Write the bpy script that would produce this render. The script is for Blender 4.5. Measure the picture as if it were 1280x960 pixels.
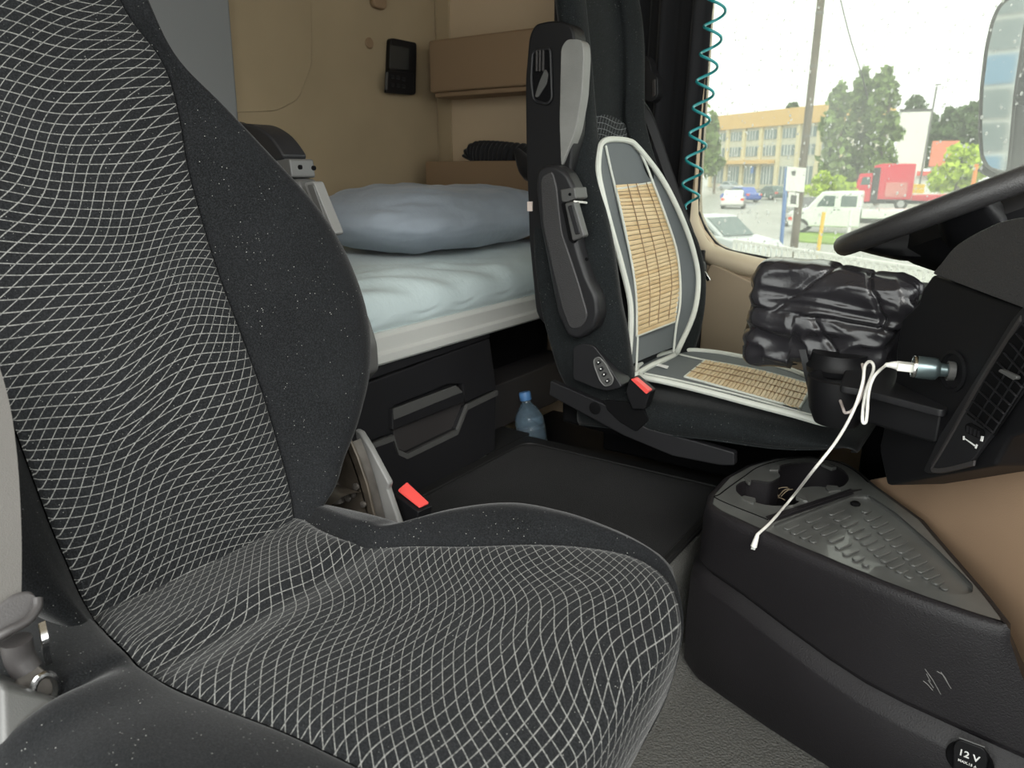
import bpy, bmesh, math, random
import numpy as np
from mathutils import Vector, Matrix, noise
random.seed(7); np.random.seed(7)
for o in list(bpy.data.objects): bpy.data.objects.remove(o)
SC = bpy.context.scene; COL = SC.collection
# ------------------------------------------------------------------ camera
FPX, PITCH, YAW, EYE = 930.0, math.radians(15.9), math.radians(34.3), 0.92
FWD = np.array([-math.sin(YAW)*math.cos(PITCH), math.cos(YAW)*math.cos(PITCH), -math.sin(PITCH)])
RGT = np.cross(FWD, [0, 0, 1]); RGT = RGT/np.linalg.norm(RGT); UPV = np.cross(RGT, FWD)
cd = bpy.data.cameras.new('camera'); cam = bpy.data.objects.new('camera', cd); COL.objects.link(cam)
cam.matrix_world = Matrix(((RGT[0], UPV[0], -FWD[0], 0), (RGT[1], UPV[1], -FWD[1], 0), (RGT[2], UPV[2], -FWD[2], EYE), (0, 0, 0, 1)))
cd.sensor_width = 36; cd.lens = 36*FPX/1280; cd.clip_start = .02; cd.clip_end = 1500
cd.dof.use_dof = True; cd.dof.focus_distance = 1.15; cd.dof.aperture_fstop = 9
SC.camera = cam
# ------------------------------------------------------------------ light and exposure
SC.view_settings.view_transform = 'Standard'; SC.view_settings.look = 'None'
SC.view_settings.exposure = 0.45; SC.view_settings.gamma = 1
W = bpy.data.worlds.new('overcast_sky'); SC.world = W; W.use_nodes = True
nt = W.node_tree; nt.nodes.clear()
wo = nt.nodes.new('ShaderNodeOutputWorld'); wb = nt.nodes.new('ShaderNodeBackground')
wb.inputs[0].default_value = (.97, 1, .97, 1); wb.inputs[1].default_value = 3.0
nt.links.new(wb.outputs[0], wo.inputs[0])
def area(name, loc, target, sx, sy, power, col=(1, 1, 1)):
    l = bpy.data.lights.new(name, 'AREA'); l.shape = 'RECTANGLE'; l.size = sx; l.size_y = sy; l.energy = power; l.color = col
    o = bpy.data.objects.new(name, l); COL.objects.link(o); o.location = loc
    o.rotation_euler = (Vector(target)-Vector(loc)).to_track_quat('-Z', 'Y').to_euler(); return o
sun = bpy.data.lights.new('sun', 'SUN'); sun.energy = 2.6; sun.angle = math.radians(35); sun.color = (1, .98, .94)
so = bpy.data.objects.new('sun', sun); COL.objects.link(so)
so.rotation_euler = Vector((-.52, .62, -.58)).to_track_quat('-Z', 'Y').to_euler()

# ------------------------------------------------------------------ helpers: measuring
O0 = np.array([0, 0, EYE])
def ray(px, py): return FWD*FPX + RGT*(px-640) - UPV*(py-480)
def onp(px, py, n, c):
    """point of the plane n.p = c seen at (px, py) of the measured photograph"""
    d = ray(px, py); n = np.array(n, float); t = (c-n@O0)/(n@d); return O0+d*t
def X(px, py, v): return onp(px, py, (1, 0, 0), v)
def Y(px, py, v): return onp(px, py, (0, 1, 0), v)
def Z(px, py, v): return onp(px, py, (0, 0, 1), v)
GZ = -1.95
def G(px, py): return Z(px, py, GZ)
# ------------------------------------------------------------------ helpers: meshes
ORG = {}
def base_of(vs): a = np.array(vs); return Vector(((a[:, 0].min()+a[:, 0].max())/2, (a[:, 1].min()+a[:, 1].max())/2, a[:, 2].min()))
def mk(name, vs, fs, mat, parent=None, smooth=True, uv=None, ang=40, sub=0, bev=0, seg=2, kind=None, label=None):
    vs = [tuple(map(float, v)) for v in vs]
    org = ORG[parent.name] if parent is not None else base_of(vs)
    me = bpy.data.meshes.new(name); me.from_pydata([tuple(Vector(v)-org) for v in vs], [], fs)
    if uv is not None:
        ul = me.uv_layers.new(name='UVMap')
        for l in me.loops: ul.data[l.index].uv = uv(vs[l.vertex_index]) if callable(uv) else uv[l.vertex_index]
    me.update()
    bm = bmesh.new(); bm.from_mesh(me); bmesh.ops.recalc_face_normals(bm, faces=bm.faces); bm.to_mesh(me); bm.free()
    if smooth:
        for p in me.polygons: p.use_smooth = True
        if ang < 180: me.set_sharp_from_angle(angle=math.radians(ang))
    me.materials.append(mat)
    o = bpy.data.objects.new(name, me); COL.objects.link(o)
    if parent is not None: o.parent = parent
    else: o.location = org
    ORG[o.name] = org
    if bev:
        b = o.modifiers.new('bevel', 'BEVEL'); b.width = bev; b.segments = seg; b.limit_method = 'ANGLE'; b.angle_limit = math.radians(35)
        b.harden_normals = False
        for p in me.polygons: p.use_smooth = True
        me.set_sharp_from_angle(angle=math.radians(180))
        w = o.modifiers.new('wn', 'WEIGHTED_NORMAL')
    if sub:
        s = o.modifiers.new('sub', 'SUBSURF'); s.levels = sub; s.render_levels = sub
    if kind: o['kind'] = kind
    if label: o['label'] = label
    return o
def thing(name, label, cat, loc, group=None):
    o = bpy.data.objects.new(name, None); COL.objects.link(o); o.location = loc; o.empty_display_size = .05
    o['label'] = label; o['category'] = cat
    if group: o['group'] = group
    ORG[o.name] = Vector(loc); return o
def tag(o, label, cat, group=None):
    o['label'] = label; o['category'] = cat
    if group: o['group'] = group
    return o
def struct(o): o['kind'] = 'structure'; return o
def cr(P, n, closed=False):
    P = np.array(P, float); m = len(P)
    if closed: ts = np.arange(n)/n*m
    else: ts = np.linspace(0, m-1, n)
    out = []
    for t in ts:
        i = int(math.floor(t)); f = t-i
        if not closed and i >= m-1: i, f = m-2, 1.0
        g = (lambda k: P[k % m]) if closed else (lambda k: P[k] if 0 <= k < m else (2*P[0]-P[1] if k < 0 else 2*P[-1]-P[-2]))
        p0, p1, p2, p3 = g(i-1), g(i), g(i+1), g(i+2)
        out.append(.5*((2*p1)+(p2-p0)*f+(2*p0-5*p1+4*p2-p3)*f*f+(3*p1-p0-3*p2+p3)*f**3))
    return np.array(out)
def gridmesh(Gd, closed=False):
    nr, nc = Gd.shape[:2]; fs = []
    for i in range(nr-1):
        for j in range(nc if closed else nc-1):
            k = (j+1) % nc; fs.append((i*nc+j, i*nc+k, (i+1)*nc+k, (i+1)*nc+j))
    return [tuple(p) for p in Gd.reshape(-1, 3)], fs
def loftgrid(rows, nr, nc, closed=False):
    A = np.array([cr(r, nc, closed) for r in rows]); return np.stack([cr(A[:, j], nr) for j in range(nc)], 1)
def loft(name, rows, nr, nc, mat, parent=None, closed=False, caps=False, **k):
    Gd = loftgrid(rows, nr, nc, closed); vs, fs = gridmesh(Gd, closed)
    if caps:
        fs.append(tuple(range(nc))[::-1]); fs.append(tuple(range((nr-1)*nc, nr*nc)))
    return mk(name, vs, fs, mat, parent, **k)
def rpoly(pts, r, seg=4):
    """round the corners of a closed 3D polygon; r a number or a list"""
    pts = [np.array(p, float) for p in pts]; n = len(pts); out = []
    for i in range(n):
        a, b, c = pts[i-1], pts[i], pts[(i+1) % n]; ri = r[i] if isinstance(r, (list, tuple)) else r
        if ri <= 0: out.append(b); continue
        u = (a-b); v = (c-b); lu = np.linalg.norm(u); lv = np.linalg.norm(v); d = min(ri, lu*.45, lv*.45)
        p, q = b+u/lu*d, b+v/lv*d
        for k in range(seg+1):
            t = k/seg; out.append((1-t)**2*p+2*t*(1-t)*b+t*t*q)
    return out
def prism(name, poly, vec, mat, parent=None, bev=.003, seg=2, r=0, **k):
    if r: poly = rpoly(poly, r)
    n = len(poly); vec = np.array(vec, float)
    vs = [tuple(p) for p in poly]+[tuple(np.array(p)+vec) for p in poly]
    fs = [tuple(range(n)), tuple(range(2*n-1, n-1, -1))]+[(i, (i+1) % n, n+(i+1) % n, n+i) for i in range(n)]
    return mk(name, vs, fs, mat, parent, bev=bev, seg=seg, **k)
def box(name, lo, hi, mat, parent=None, bev=.003, **k):
    x0, y0, z0 = lo; x1, y1, z1 = hi
    return prism(name, [(x0, y0, z0), (x1, y0, z0), (x1, y1, z0), (x0, y1, z0)], (0, 0, z1-z0), mat, parent, bev=bev, **k)
def tubegrid(P, r, n=10):
    P = np.array(P, float); m = len(P); R = r if hasattr(r, '__len__') else [r]*m
    T = np.gradient(P, axis=0); T /= np.linalg.norm(T, axis=1)[:, None]+1e-12
    a = np.array([0, 0, 1.0]); 
    if abs(T[0]@a) > .9: a = np.array([1.0, 0, 0])
    N = np.cross(T[0], a); N /= np.linalg.norm(N); rows = []
    for i in range(m):
        N = N-T[i]*(N@T[i]); N /= np.linalg.norm(N); B = np.cross(T[i], N)
        rows.append([P[i]+R[i]*(N*math.cos(q)+B*math.sin(q)) for q in np.arange(n)/n*2*math.pi])
    return np.array(rows)
def tube(name, pts, r, mat, parent=None, n=10, res=None, **k):
    P = cr(pts, res) if res else np.array(pts, float)
    if hasattr(r, '__len__') and res: r = np.interp(np.linspace(0, 1, res), np.linspace(0, 1, len(r)), r)
    Gd = tubegrid(P, r, n); vs, fs = gridmesh(Gd, True); fs += [tuple(range(n))[::-1], tuple(range((len(P)-1)*n, len(P)*n))]
    return mk(name, vs, fs, mat, parent, **k)
def ribbon(name, pts, wvec, thick, mat, parent=None, res=None, **k):
    """flat strap: pts centre line, wvec half-width vectors (one or per point)"""
    P = np.array(pts, float); Wv = np.array(wvec, float)
    if Wv.ndim == 1: Wv = np.repeat(Wv[None], len(P), 0)
    if res: P, Wv = cr(P, res), cr(Wv, res)
    T = np.gradient(P, axis=0); rows = []
    for p, w, t in zip(P, Wv, T):
        nn = np.cross(t, w); nn /= np.linalg.norm(nn)+1e-9; nn *= thick/2
        rows.append([p-w-nn, p+w-nn, p+w+nn, p-w+nn])
    Gd = np.array(rows); vs, fs = gridmesh(Gd, True); fs += [(0, 1, 2, 3), tuple(range(len(vs)-4, len(vs)))[::-1]]
    uv = []
    L = np.concatenate([[0], np.cumsum(np.linalg.norm(np.diff(P, axis=0), axis=1))])
    for i in range(len(P)): uv += [(0, L[i]), (1, L[i]), (1, L[i]), (0, L[i])]
    return mk(name, vs, fs, mat, parent, uv=uv, **k)
def lathe(name, prof, base, mat, parent=None, n=24, axis=(0, 0, 1), **k):
    ax = Vector(axis).normalized(); q = Vector((0, 0, 1)).rotation_difference(ax); rows = []
    for r, h in prof: rows.append([tuple(Vector(base)+q @ Vector((r*math.cos(a), r*math.sin(a), h))) for a in np.arange(n)/n*2*math.pi])
    vs, fs = gridmesh(np.array(rows), True)
    if prof[0][0] > 1e-6: fs.append(tuple(range(n))[::-1])
    if prof[-1][0] > 1e-6: fs.append(tuple(range((len(prof)-1)*n, len(prof)*n)))
    return mk(name, vs, fs, mat, parent, **k)
def join(parts):
    vs, fs = [], []
    for v, f in parts:
        o = len(vs); vs += list(v); fs += [tuple(i+o for i in q) for q in f]
    return vs, fs
def bxvf(lo, hi):
    x0, y0, z0 = lo; x1, y1, z1 = hi
    return ([(x0, y0, z0), (x1, y0, z0), (x1, y1, z0), (x0, y1, z0), (x0, y0, z1), (x1, y0, z1), (x1, y1, z1), (x0, y1, z1)],
            [(0, 3, 2, 1), (4, 5, 6, 7), (0, 1, 5, 4), (1, 2, 6, 5), (2, 3, 7, 6), (3, 0, 4, 7)])
def obvf(c, a, b, d):
    """box from a corner and three edge vectors"""
    c, a, b, d = map(lambda v: np.array(v, float), (c, a, b, d))
    return ([tuple(c), tuple(c+a), tuple(c+a+b), tuple(c+b), tuple(c+d), tuple(c+a+d), tuple(c+a+b+d), tuple(c+b+d)],
            [(0, 3, 2, 1), (4, 5, 6, 7), (0, 1, 5, 4), (1, 2, 6, 5), (2, 3, 7, 6), (3, 0, 4, 7)])
def norm(v): v = np.array(v, float); return v/np.linalg.norm(v)

# ------------------------------------------------------------------ materials
class NB:
    def __init__(s, name):
        s.m = bpy.data.materials.new(name); s.m.use_nodes = True; s.t = s.m.node_tree; s.p = s.t.nodes['Principled BSDF']; s.out = s.t.nodes['Material Output']
    def n(s, typ, **k):
        nd = s.t.nodes.new(typ)
        for a, v in k.items(): setattr(nd, a, v)
        return nd
    def l(s, a, b): s.t.links.new(a, b)
    def put(s, sock, v):
        if isinstance(v, bpy.types.NodeSocket): s.l(v, sock)
        else: sock.default_value = v
    def m_(s, op, a, b=0.0, c=None):
        nd = s.n('ShaderNodeMath', operation=op); s.put(nd.inputs[0], a); s.put(nd.inputs[1], b)
        if c is not None: s.put(nd.inputs[2], c)
        return nd.outputs[0]
    def mix(s, f, a, b):
        nd = s.n('ShaderNodeMix', data_type='RGBA'); s.put(nd.inputs[0], f); s.put(nd.inputs[6], a); s.put(nd.inputs[7], b); return nd.outputs[2]
    def rng(s, v, a, b, c=0.0, d=1.0):
        nd = s.n('ShaderNodeMapRange'); nd.clamp = True; s.put(nd.inputs[0], v)
        for i, q in enumerate((a, b, c, d)): nd.inputs[i+1].default_value = q
        return nd.outputs[0]
    def obj(s, scale=None):
        tc = s.n('ShaderNodeTexCoord'); 
        if scale is None: return tc.outputs['Object']
        mp = s.n('ShaderNodeMapping'); mp.inputs[3].default_value = scale; s.l(tc.outputs['Object'], mp.inputs[0]); return mp.outputs[0]
    def noise(s, scale, detail=3, vec=None, rough=.5):
        nd = s.n('ShaderNodeTexNoise'); nd.inputs['Scale'].default_value = scale; nd.inputs['Detail'].default_value = detail; nd.inputs['Roughness'].default_value = rough
        s.l(vec if vec is not None else s.obj(), nd.inputs['Vector']); return nd.outputs[0]
    def bump(s, h, st, dist=.001):
        b = s.n('ShaderNodeBump'); b.inputs['Strength'].default_value = st; b.inputs['Distance'].default_value = dist; s.put(b.inputs['Height'], h)
        s.l(b.outputs[0], s.p.inputs['Normal']); return b
def c4(c): return (c[0], c[1], c[2], 1)
def MAT(name, col, rough=.5, metal=0, spec=.5, bump=None, var=0, sheen=0, trans=0, coat=0, emit=0):
    b = NB(name); p = b.p
    p.inputs['Base Color'].default_value = c4(col); p.inputs['Roughness'].default_value = rough; p.inputs['Metallic'].default_value = metal
    p.inputs['Specular IOR Level'].default_value = spec
    if sheen: p.inputs['Sheen Weight'].default_value = sheen; p.inputs['Sheen Roughness'].default_value = .4
    if trans: p.inputs['Transmission Weight'].default_value = trans
    if coat: p.inputs['Coat Weight'].default_value = coat
    if emit: p.inputs['Emission Color'].default_value = c4(col); p.inputs['Emission Strength'].default_value = emit
    if var:
        f = b.rng(b.noise(var[0], 4), .3, .7); b.l(b.mix(f, c4([x*(1-var[1]) for x in col]), c4([min(1, x*(1+var[1])) for x in col])), p.inputs['Base Color'])
    if bump: b.bump(b.noise(bump[0], 2), bump[1], bump[2] if len(bump) > 2 else .001)
    return b.m
def velour(name, col, specks=.5, sheen=.35, net=False, netcol=(.275, .275, .262)):
    b = NB(name); p = b.p; p.inputs['Roughness'].default_value = .95; p.inputs['Specular IOR Level'].default_value = .12
    p.inputs['Sheen Weight'].default_value = sheen; p.inputs['Sheen Roughness'].default_value = .35
    f = b.rng(b.noise(9, 5), .3, .75); g = b.rng(b.noise(520, 3, rough=.7), .42, .72)
    base = b.mix(f, c4([x*.75 for x in col]), c4([x*1.35 for x in col])); base = b.mix(b.m_('MULTIPLY', g, .75), base, c4([x*3.6 for x in col]))
    if net:
        uvn = b.n('ShaderNodeUVMap'); sp = b.n('ShaderNodeSeparateXYZ'); b.l(uvn.outputs[0], sp.inputs[0]); u, v = sp.outputs[0], sp.outputs[1]
        def S(ku, kv, ph, am): return b.m_('MULTIPLY', b.m_('SINE', b.m_('ADD', b.m_('MULTIPLY_ADD', u, ku, b.m_('MULTIPLY', v, kv)), ph)), am)
        A = b.m_('ADD', b.m_('ADD', b.m_('MULTIPLY', v, 1/.0118), S(24, 7, .4, .60)), b.m_('ADD', S(11, -17, 2.0, .60), S(43, 21, 1.0, .16)))
        B = b.m_('ADD', b.m_('ADD', b.m_('MULTIPLY', b.m_('MULTIPLY_ADD', u, .92, v), 1/.0155), S(19, -12, 1.3, .85)), b.m_('ADD', S(9, 19, 4.0, .8), S(37, -30, .5, .16)))
        ms = []
        for q in (A, B):
            d = b.m_('ABSOLUTE', b.m_('SUBTRACT', b.m_('FRACT', q), .5)); ms.append(b.rng(d, .020, .060, 1, 0))
        mk_ = b.m_('MAXIMUM', *ms)
        br = b.rng(b.noise(350, 2), .25, .6, .25, 1.0); mk_ = b.m_('MULTIPLY', mk_, br)
        base = b.mix(b.m_('MULTIPLY', mk_, .85), base, c4(netcol))
    vo = b.n('ShaderNodeTexVoronoi'); vo.inputs['Scale'].default_value = 170; b.l(b.obj(), vo.inputs['Vector'])
    dot = b.m_('MULTIPLY', b.rng(vo.outputs['Distance'], .05, .11, 1, 0), b.rng(b.noise(30, 3), .44, .62))
    base = b.mix(b.m_('MULTIPLY', dot, specks), base, (.55, .55, .52, 1)); b.l(base, p.inputs['Base Color'])
    b.bump(b.noise(900, 2), .35, .0012); return b.m
m_vel = velour('black_velour', (.0062, .0066, .0072), .8, .13)
m_net = velour('net_velour', (.0078, .0083, .0090), .6, .13, net=True)
m_dvel = velour('dark_blue_velour', (.0078, .0090, .0095), .6, .10)
m_dvel_net = velour('dark_blue_net_velour', (.007, .008, .0085), .3, .12, net=True, netcol=(.26, .27, .28))
m_blk = MAT('black_plastic', (.0055, .0055, .0065), .5, spec=.3, bump=(600, .15))
m_blk2 = MAT('charcoal_plastic', (.0135, .0135, .015), .45, spec=.35, bump=(500, .25), var=(3, .12))
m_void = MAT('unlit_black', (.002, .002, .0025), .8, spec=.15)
m_gry = MAT('grey_plastic', (.075, .075, .073), .42, bump=(700, .2))
m_lgry = MAT('light_grey_plastic', (.155, .155, .15), .5, bump=(700, .15))
m_mgry = MAT('mid_grey_plastic', (.035, .032, .032), .5, bump=(600, .2))
m_leath = MAT('grained_soft_plastic', (.033, .032, .033), .42, bump=(420, .8, .0012))
m_greylea = MAT('grey_leatherette', (.20, .20, .19), .5, bump=(260, .5, .001), var=(12, .12))
m_cons = MAT('console_plastic', (.0125, .0112, .0128), .48, spec=.35, bump=(480, .8, .0009), var=(5, .15))
m_constop = MAT('console_top_rubber', (.095, .097, .092), .28, coat=.4, bump=(900, .2, .0004), var=(25, .15))
m_beigew = MAT('beige_fabric_wall', (.34, .262, .162), .9, bump=(500, .4), var=(5, .05), sheen=.15)
m_beigep = MAT('beige_plastic', (.50, .385, .26), .55, bump=(500, .2), var=(3, .05))
m_tan = MAT('tan_dash_plastic', (.36, .24, .155), .55, bump=(500, .35), var=(4, .06))
m_tan2 = MAT('tan_pocket_board', (.25, .165, .095), .7, bump=(300, .2))
m_cream = MAT('cream_window_trim', (.58, .49, .35), .5)
m_sheet = MAT('pale_sheet', (.50, .59, .60), .85, bump=(70, .35, .004), sheen=.2)
m_pillow = MAT('blue_grey_pillowcase', (.275, .315, .365), .85, bump=(45, .4, .004), sheen=.2, var=(7, .1))
m_rail = MAT('aluminium_rail', (.62, .63, .60), .38, .25)
m_chrome = MAT('chrome', (.7, .7, .7), .18, 1)
m_steel = MAT('dull_steel', (.11, .10, .09), .5, .6, var=(30, .3))
m_mech = MAT('greasy_metal', (.07, .058, .045), .45, .5, var=(20, .4))
m_red = MAT('red_button', (.78, .085, .075), .4)
m_web = MAT('grey_belt_webbing', (.085, .08, .074), .8, bump=(900, .5), var=(4, .05))
m_dweb = MAT('dark_belt_webbing', (.035, .035, .037), .8)
m_cable = MAT('white_cable', (.76, .75, .70), .4)
m_teal = MAT('teal_coil_plastic', (.02, .33, .36), .3, coat=.5)
m_curtain = MAT('black_curtain_cloth', (.007, .007, .009), .9, sheen=.12)
m_bag = MAT('glossy_black_nylon', (.022, .021, .024), .27, bump=(60, .35, .003), coat=.15)
m_blue = MAT('blue_cap', (.10, .25, .52), .45)
m_mesh = MAT('grey_mesh_fabric', (.13, .145, .15), .85, bump=(900, .6))
m_piping = MAT('pale_piping', (.62, .64, .58), .7, bump=(900, .4))
m_matc = MAT('mat_carpet', (.006, .006, .0062), .9, spec=.2, bump=(500, .6, .002), var=(6, .3), sheen=.06)
m_matr = MAT('mat_rubber_edge', (.014, .014, .014), .6, spec=.3)
m_glow = MAT('blue_led', (.05, .08, .9), .4, emit=2.0)
m_whitep = MAT('white_print', (.80, .80, .78), .6)
m_screen = MAT('lcd_screen', (.035, .037, .036), .12)
# pebbled rubber floor
b = NB('pebbled_rubber_floor'); b.p.inputs['Base Color'].default_value = (.12, .12, .112, 1); b.p.inputs['Roughness'].default_value = .42
vo = b.n('ShaderNodeTexVoronoi'); vo.inputs['Scale'].default_value = 230; b.l(b.obj(), vo.inputs['Vector']); b.bump(vo.outputs['Distance'], .9, .002).invert = True
m_floor = b.m
# bamboo: grain along the slat, tone by object
b = NB('bamboo'); b.p.inputs['Roughness'].default_value = .45
oi = b.n('ShaderNodeObjectInfo'); f = b.rng(b.noise(6, 4, b.obj((30, 3, 30))), .3, .7)
base = b.mix(f, (.46, .30, .135, 1), (.66, .49, .265, 1)); base = b.mix(b.m_('MULTIPLY', oi.outputs['Random'], .45), base, (.72, .60, .38, 1))
b.l(base, b.p.inputs['Base Color']); m_bam = b.m
# water bottle plastic
b = NB('clear_blue_plastic'); b.p.inputs['Base Color'].default_value = (.45, .62, .75, 1); b.p.inputs['Roughness'].default_value = .08; b.p.inputs['Transmission Weight'].default_value = .85; b.p.inputs['IOR'].default_value = 1.25
m_pet = b.m
# window glass, wet and slightly milky
b = NB('wet_window_glass'); tr = b.n('ShaderNodeBsdfTransparent'); tr.inputs[0].default_value = (.62, .635, .60, 1)
df = b.n('ShaderNodeBsdfTranslucent'); df.inputs[0].default_value = (.9, .92, .88, 1); gl = b.n('ShaderNodeBsdfGlossy'); gl.inputs['Roughness'].default_value = .02
m1 = b.n('ShaderNodeMixShader'); m2 = b.n('ShaderNodeMixShader')
b.put(m1.inputs[0], b.rng(b.noise(3, 4),   .3, .7, .05, .10)); b.l(tr.outputs[0], m1.inputs[1]); b.l(df.outputs[0], m1.inputs[2])
m2.inputs[0].default_value = .015; b.l(m1.outputs[0], m2.inputs[1]); b.l(gl.outputs[0], m2.inputs[2]); b.l(m2.outputs[0], b.out.inputs[0]); m_glass = b.m
b = NB('rain_drop'); tr = b.n('ShaderNodeBsdfTransparent'); tr.inputs[0].default_value = (1, 1, 1, 1); df = b.n('ShaderNodeBsdfTranslucent'); df.inputs[0].default_value = (1, 1, 1, 1)
gl = b.n('ShaderNodeBsdfGlossy'); gl.inputs['Roughness'].default_value = .05; m1 = b.n('ShaderNodeMixShader'); m1.inputs[0].default_value = .45; b.l(tr.outputs[0], m1.inputs[1]); b.l(df.outputs[0], m1.inputs[2])
m2 = b.n('ShaderNodeMixShader'); m2.inputs[0].default_value = .1; b.l(m1.outputs[0], m2.inputs[1]); b.l(gl.outputs[0], m2.inputs[2]); b.l(m2.outputs[0], b.out.inputs[0]); m_drop = b.m
# ================================================================== cab shell
YL, XB, YN, ZR = 2.17, -1.80, -.10, 1.80
struct(mk('floor', *bxvf((-1.8, YN, -.04), (.9, YL, 0)), m_floor))
# raised engine tunnel with rounded front edge
pr = [(-.40, .0), (-.445, .012), (-.458, .05), (-.46, .165), (-.468, .190), (-.49, .198), (-1.09, .198), (-1.30, .198), (-1.30, 0)]
rows = [[(x, y, z) for x, z in pr] for y in (.93, 1.672)]
vs, fs = gridmesh(np.array(rows)); fs += [tuple(range(len(pr)))[::-1], tuple(range(len(pr), 2*len(pr)))]
struct(mk('trim_1', vs, fs, m_floor))
struct(mk('wall_back', *bxvf((XB-.04, YN, 0), (XB, YL, ZR)), m_beigew))
struct(mk('ceiling', *bxvf((XB-.04, YN-.04, ZR), (.9, YL+.04, ZR+.04)), m_beigew))
# driver side wall with the window opening
WC = [(-.83, YL, 1.46), (-.83, YL, .86), (-.823, YL, .80), (-.80, YL, .755), (-.765, YL, .715), (-.72, YL, .695), (-.60, YL, .678), (-.42, YL, .650), (-.20, YL, .615), (.05, YL, .575), (.36, YL, .53), (.36, YL, 1.46)]
def off(pts): return [tuple(p) for p in pts]
pv = []
def pz(poly, vec, holder):
    n = len(poly); vec = np.array(vec, float); vs = [tuple(p) for p in poly]+[tuple(np.array(p)+vec) for p in poly]
    holder.append((vs, [tuple(range(n)), tuple(range(2*n-1, n-1, -1))]+[(i, (i+1) % n, n+(i+1) % n, n+i) for i in range(n)]))
curve = WC[1:11]
pz([(-1.84, YL, 0), (-.83, YL, 0), (-.83, YL, ZR), (-1.84, YL, ZR)], (0, .06, 0), pv)
for a, b_ in zip(curve[:-1], curve[1:]): pz([(a[0], YL, 0), (b_[0], YL, 0), b_, a], (0, .06, 0), pv)
pz([(-.83, YL, 1.46), (.36, YL, 1.46), (.36, YL, ZR), (-.83, YL, ZR)], (0, .06, 0), pv)
pz([(.36, YL, 0), (.9, YL, 0), (.9, YL, .75), (.36, YL, .75)], (0, .06, 0), pv)
wl = struct(mk('wall_left', *join(pv), m_beigep, ang=30))
# rounded cream moulding that follows the window edge
tube('window_moulding', [np.array(p)+np.array([0, .004, -.028]) if i > 4 else np.array(p)+np.array([-.02, .004, -.02]) for i, p in enumerate(WC[1:11])], .030, m_cream, wl, n=12, res=40, label='cream rounded moulding below the window')
win = struct(mk('window_1', *bxvf((-.86, YL+.035, .50), (.38, YL+.040, 1.5)), m_glass))
tube('window_seal', [np.array(p)+np.array([0, .03, 0]) for p in WC[:11]], .006, m_blk, win, n=8, res=60)
# wet drops on the pane
dv = []
bmd = bmesh.new(); bmesh.ops.create_icosphere(bmd, subdivisions=1, radius=1); dvs = [tuple(v.co) for v in bmd.verts]; dfs = [tuple(v.index for v in f.verts) for f in bmd.faces]; bmd.free()
for i in range(1700):
    x = random.uniform(-.80, .12); z = .64+random.random()**1.3*.8; r = random.choice((.0009, .0012, .0016, .0020, .0028, .0036)); e = random.uniform(.9, 1.7)
    dv.append(([(x+a*r, YL+.044+b_*r*.5, z+c*r*e) for a, b_, c in dvs], dfs))
o = mk('rain_drops', *join(dv), m_drop, ang=180); o['kind'] = 'stuff'; tag(o, 'small rain drops scattered over the driver side window pane', 'rain drops')
# other window edges outside the view: windscreen header, pillars, open passenger doorway, roof hatch rim
struct(mk('wall_front', *bxvf((.86, YN, 0), (.90, YL, .72)), m_blk2))
struct(mk('wall_right', *bxvf((XB-.04, YN-.04, 0), (-1.02, YN, ZR)), m_beigew))
struct(mk('trim_2', *bxvf((.40, YN-.04, 0), (.9, YN, .7)), m_blk2))
struct(mk('trim_3', *bxvf((.82, YN-.04, .7), (.9, YN+.06, ZR)), m_blk2))
struct(mk('trim_4', *bxvf((.82, YL-.04, .7), (.9, YL+.04, ZR)), m_blk2))
# seam strip in the corner of rear and driver side wall, pressed outline on the rear wall
struct(box('trim_5', (-1.795, YL-.006, .6), (-1.735, YL+.002, 1.79), m_beigew, bev=.003))
wb_ = [(-1.8, 1.30, 1.75), (-1.8, 1.645, 1.75), (-1.8, 1.60, 1.22), (-1.8, 1.54, 1.12), (-1.8, 1.46, 1.085), (-1.8, 1.30, 1.07)]
struct(prism('trim_6', wb_, (.006, 0, 0), m_beigew, bev=.005, seg=3, r=.02))
struct(prism('trim_7', [(-1.8, .80, .70), (-1.8, 1.305, .70), (-1.8, 1.325, 1.79), (-1.8, .80, 1.79)], (.035, 0, 0), MAT('grey_wall_pad', (.21, .215, .22), .6, bump=(300, .2)), bev=.008))
# door trim of the driver door: recessed tan pocket
m_doorp = MAT('door_beige_plastic', (.34, .27, .185), .55, bump=(500, .2), var=(3, .05))
d0 = thing('door_pocket_panel', 'tan recessed panel of the far door beneath the cream window edge', 'door panel', (-.6, YL-.02, .05))
prism('panel', [(-.775, YL, .62), (-.76, YL, .665), (-.55, YL, .585), (.1, YL, .48), (.3, YL, .05), (-.775, YL, .05)], (0, -.02, 0), m_doorp, d0, bev=.01, r=.02)
prism('edge_strip', [(-.80, YL, .70), (-.775, YL, .70), (-.775, YL, .05), (-.80, YL, .05)], (0, -.035, 0), m_blk2, d0, bev=.004)

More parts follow.
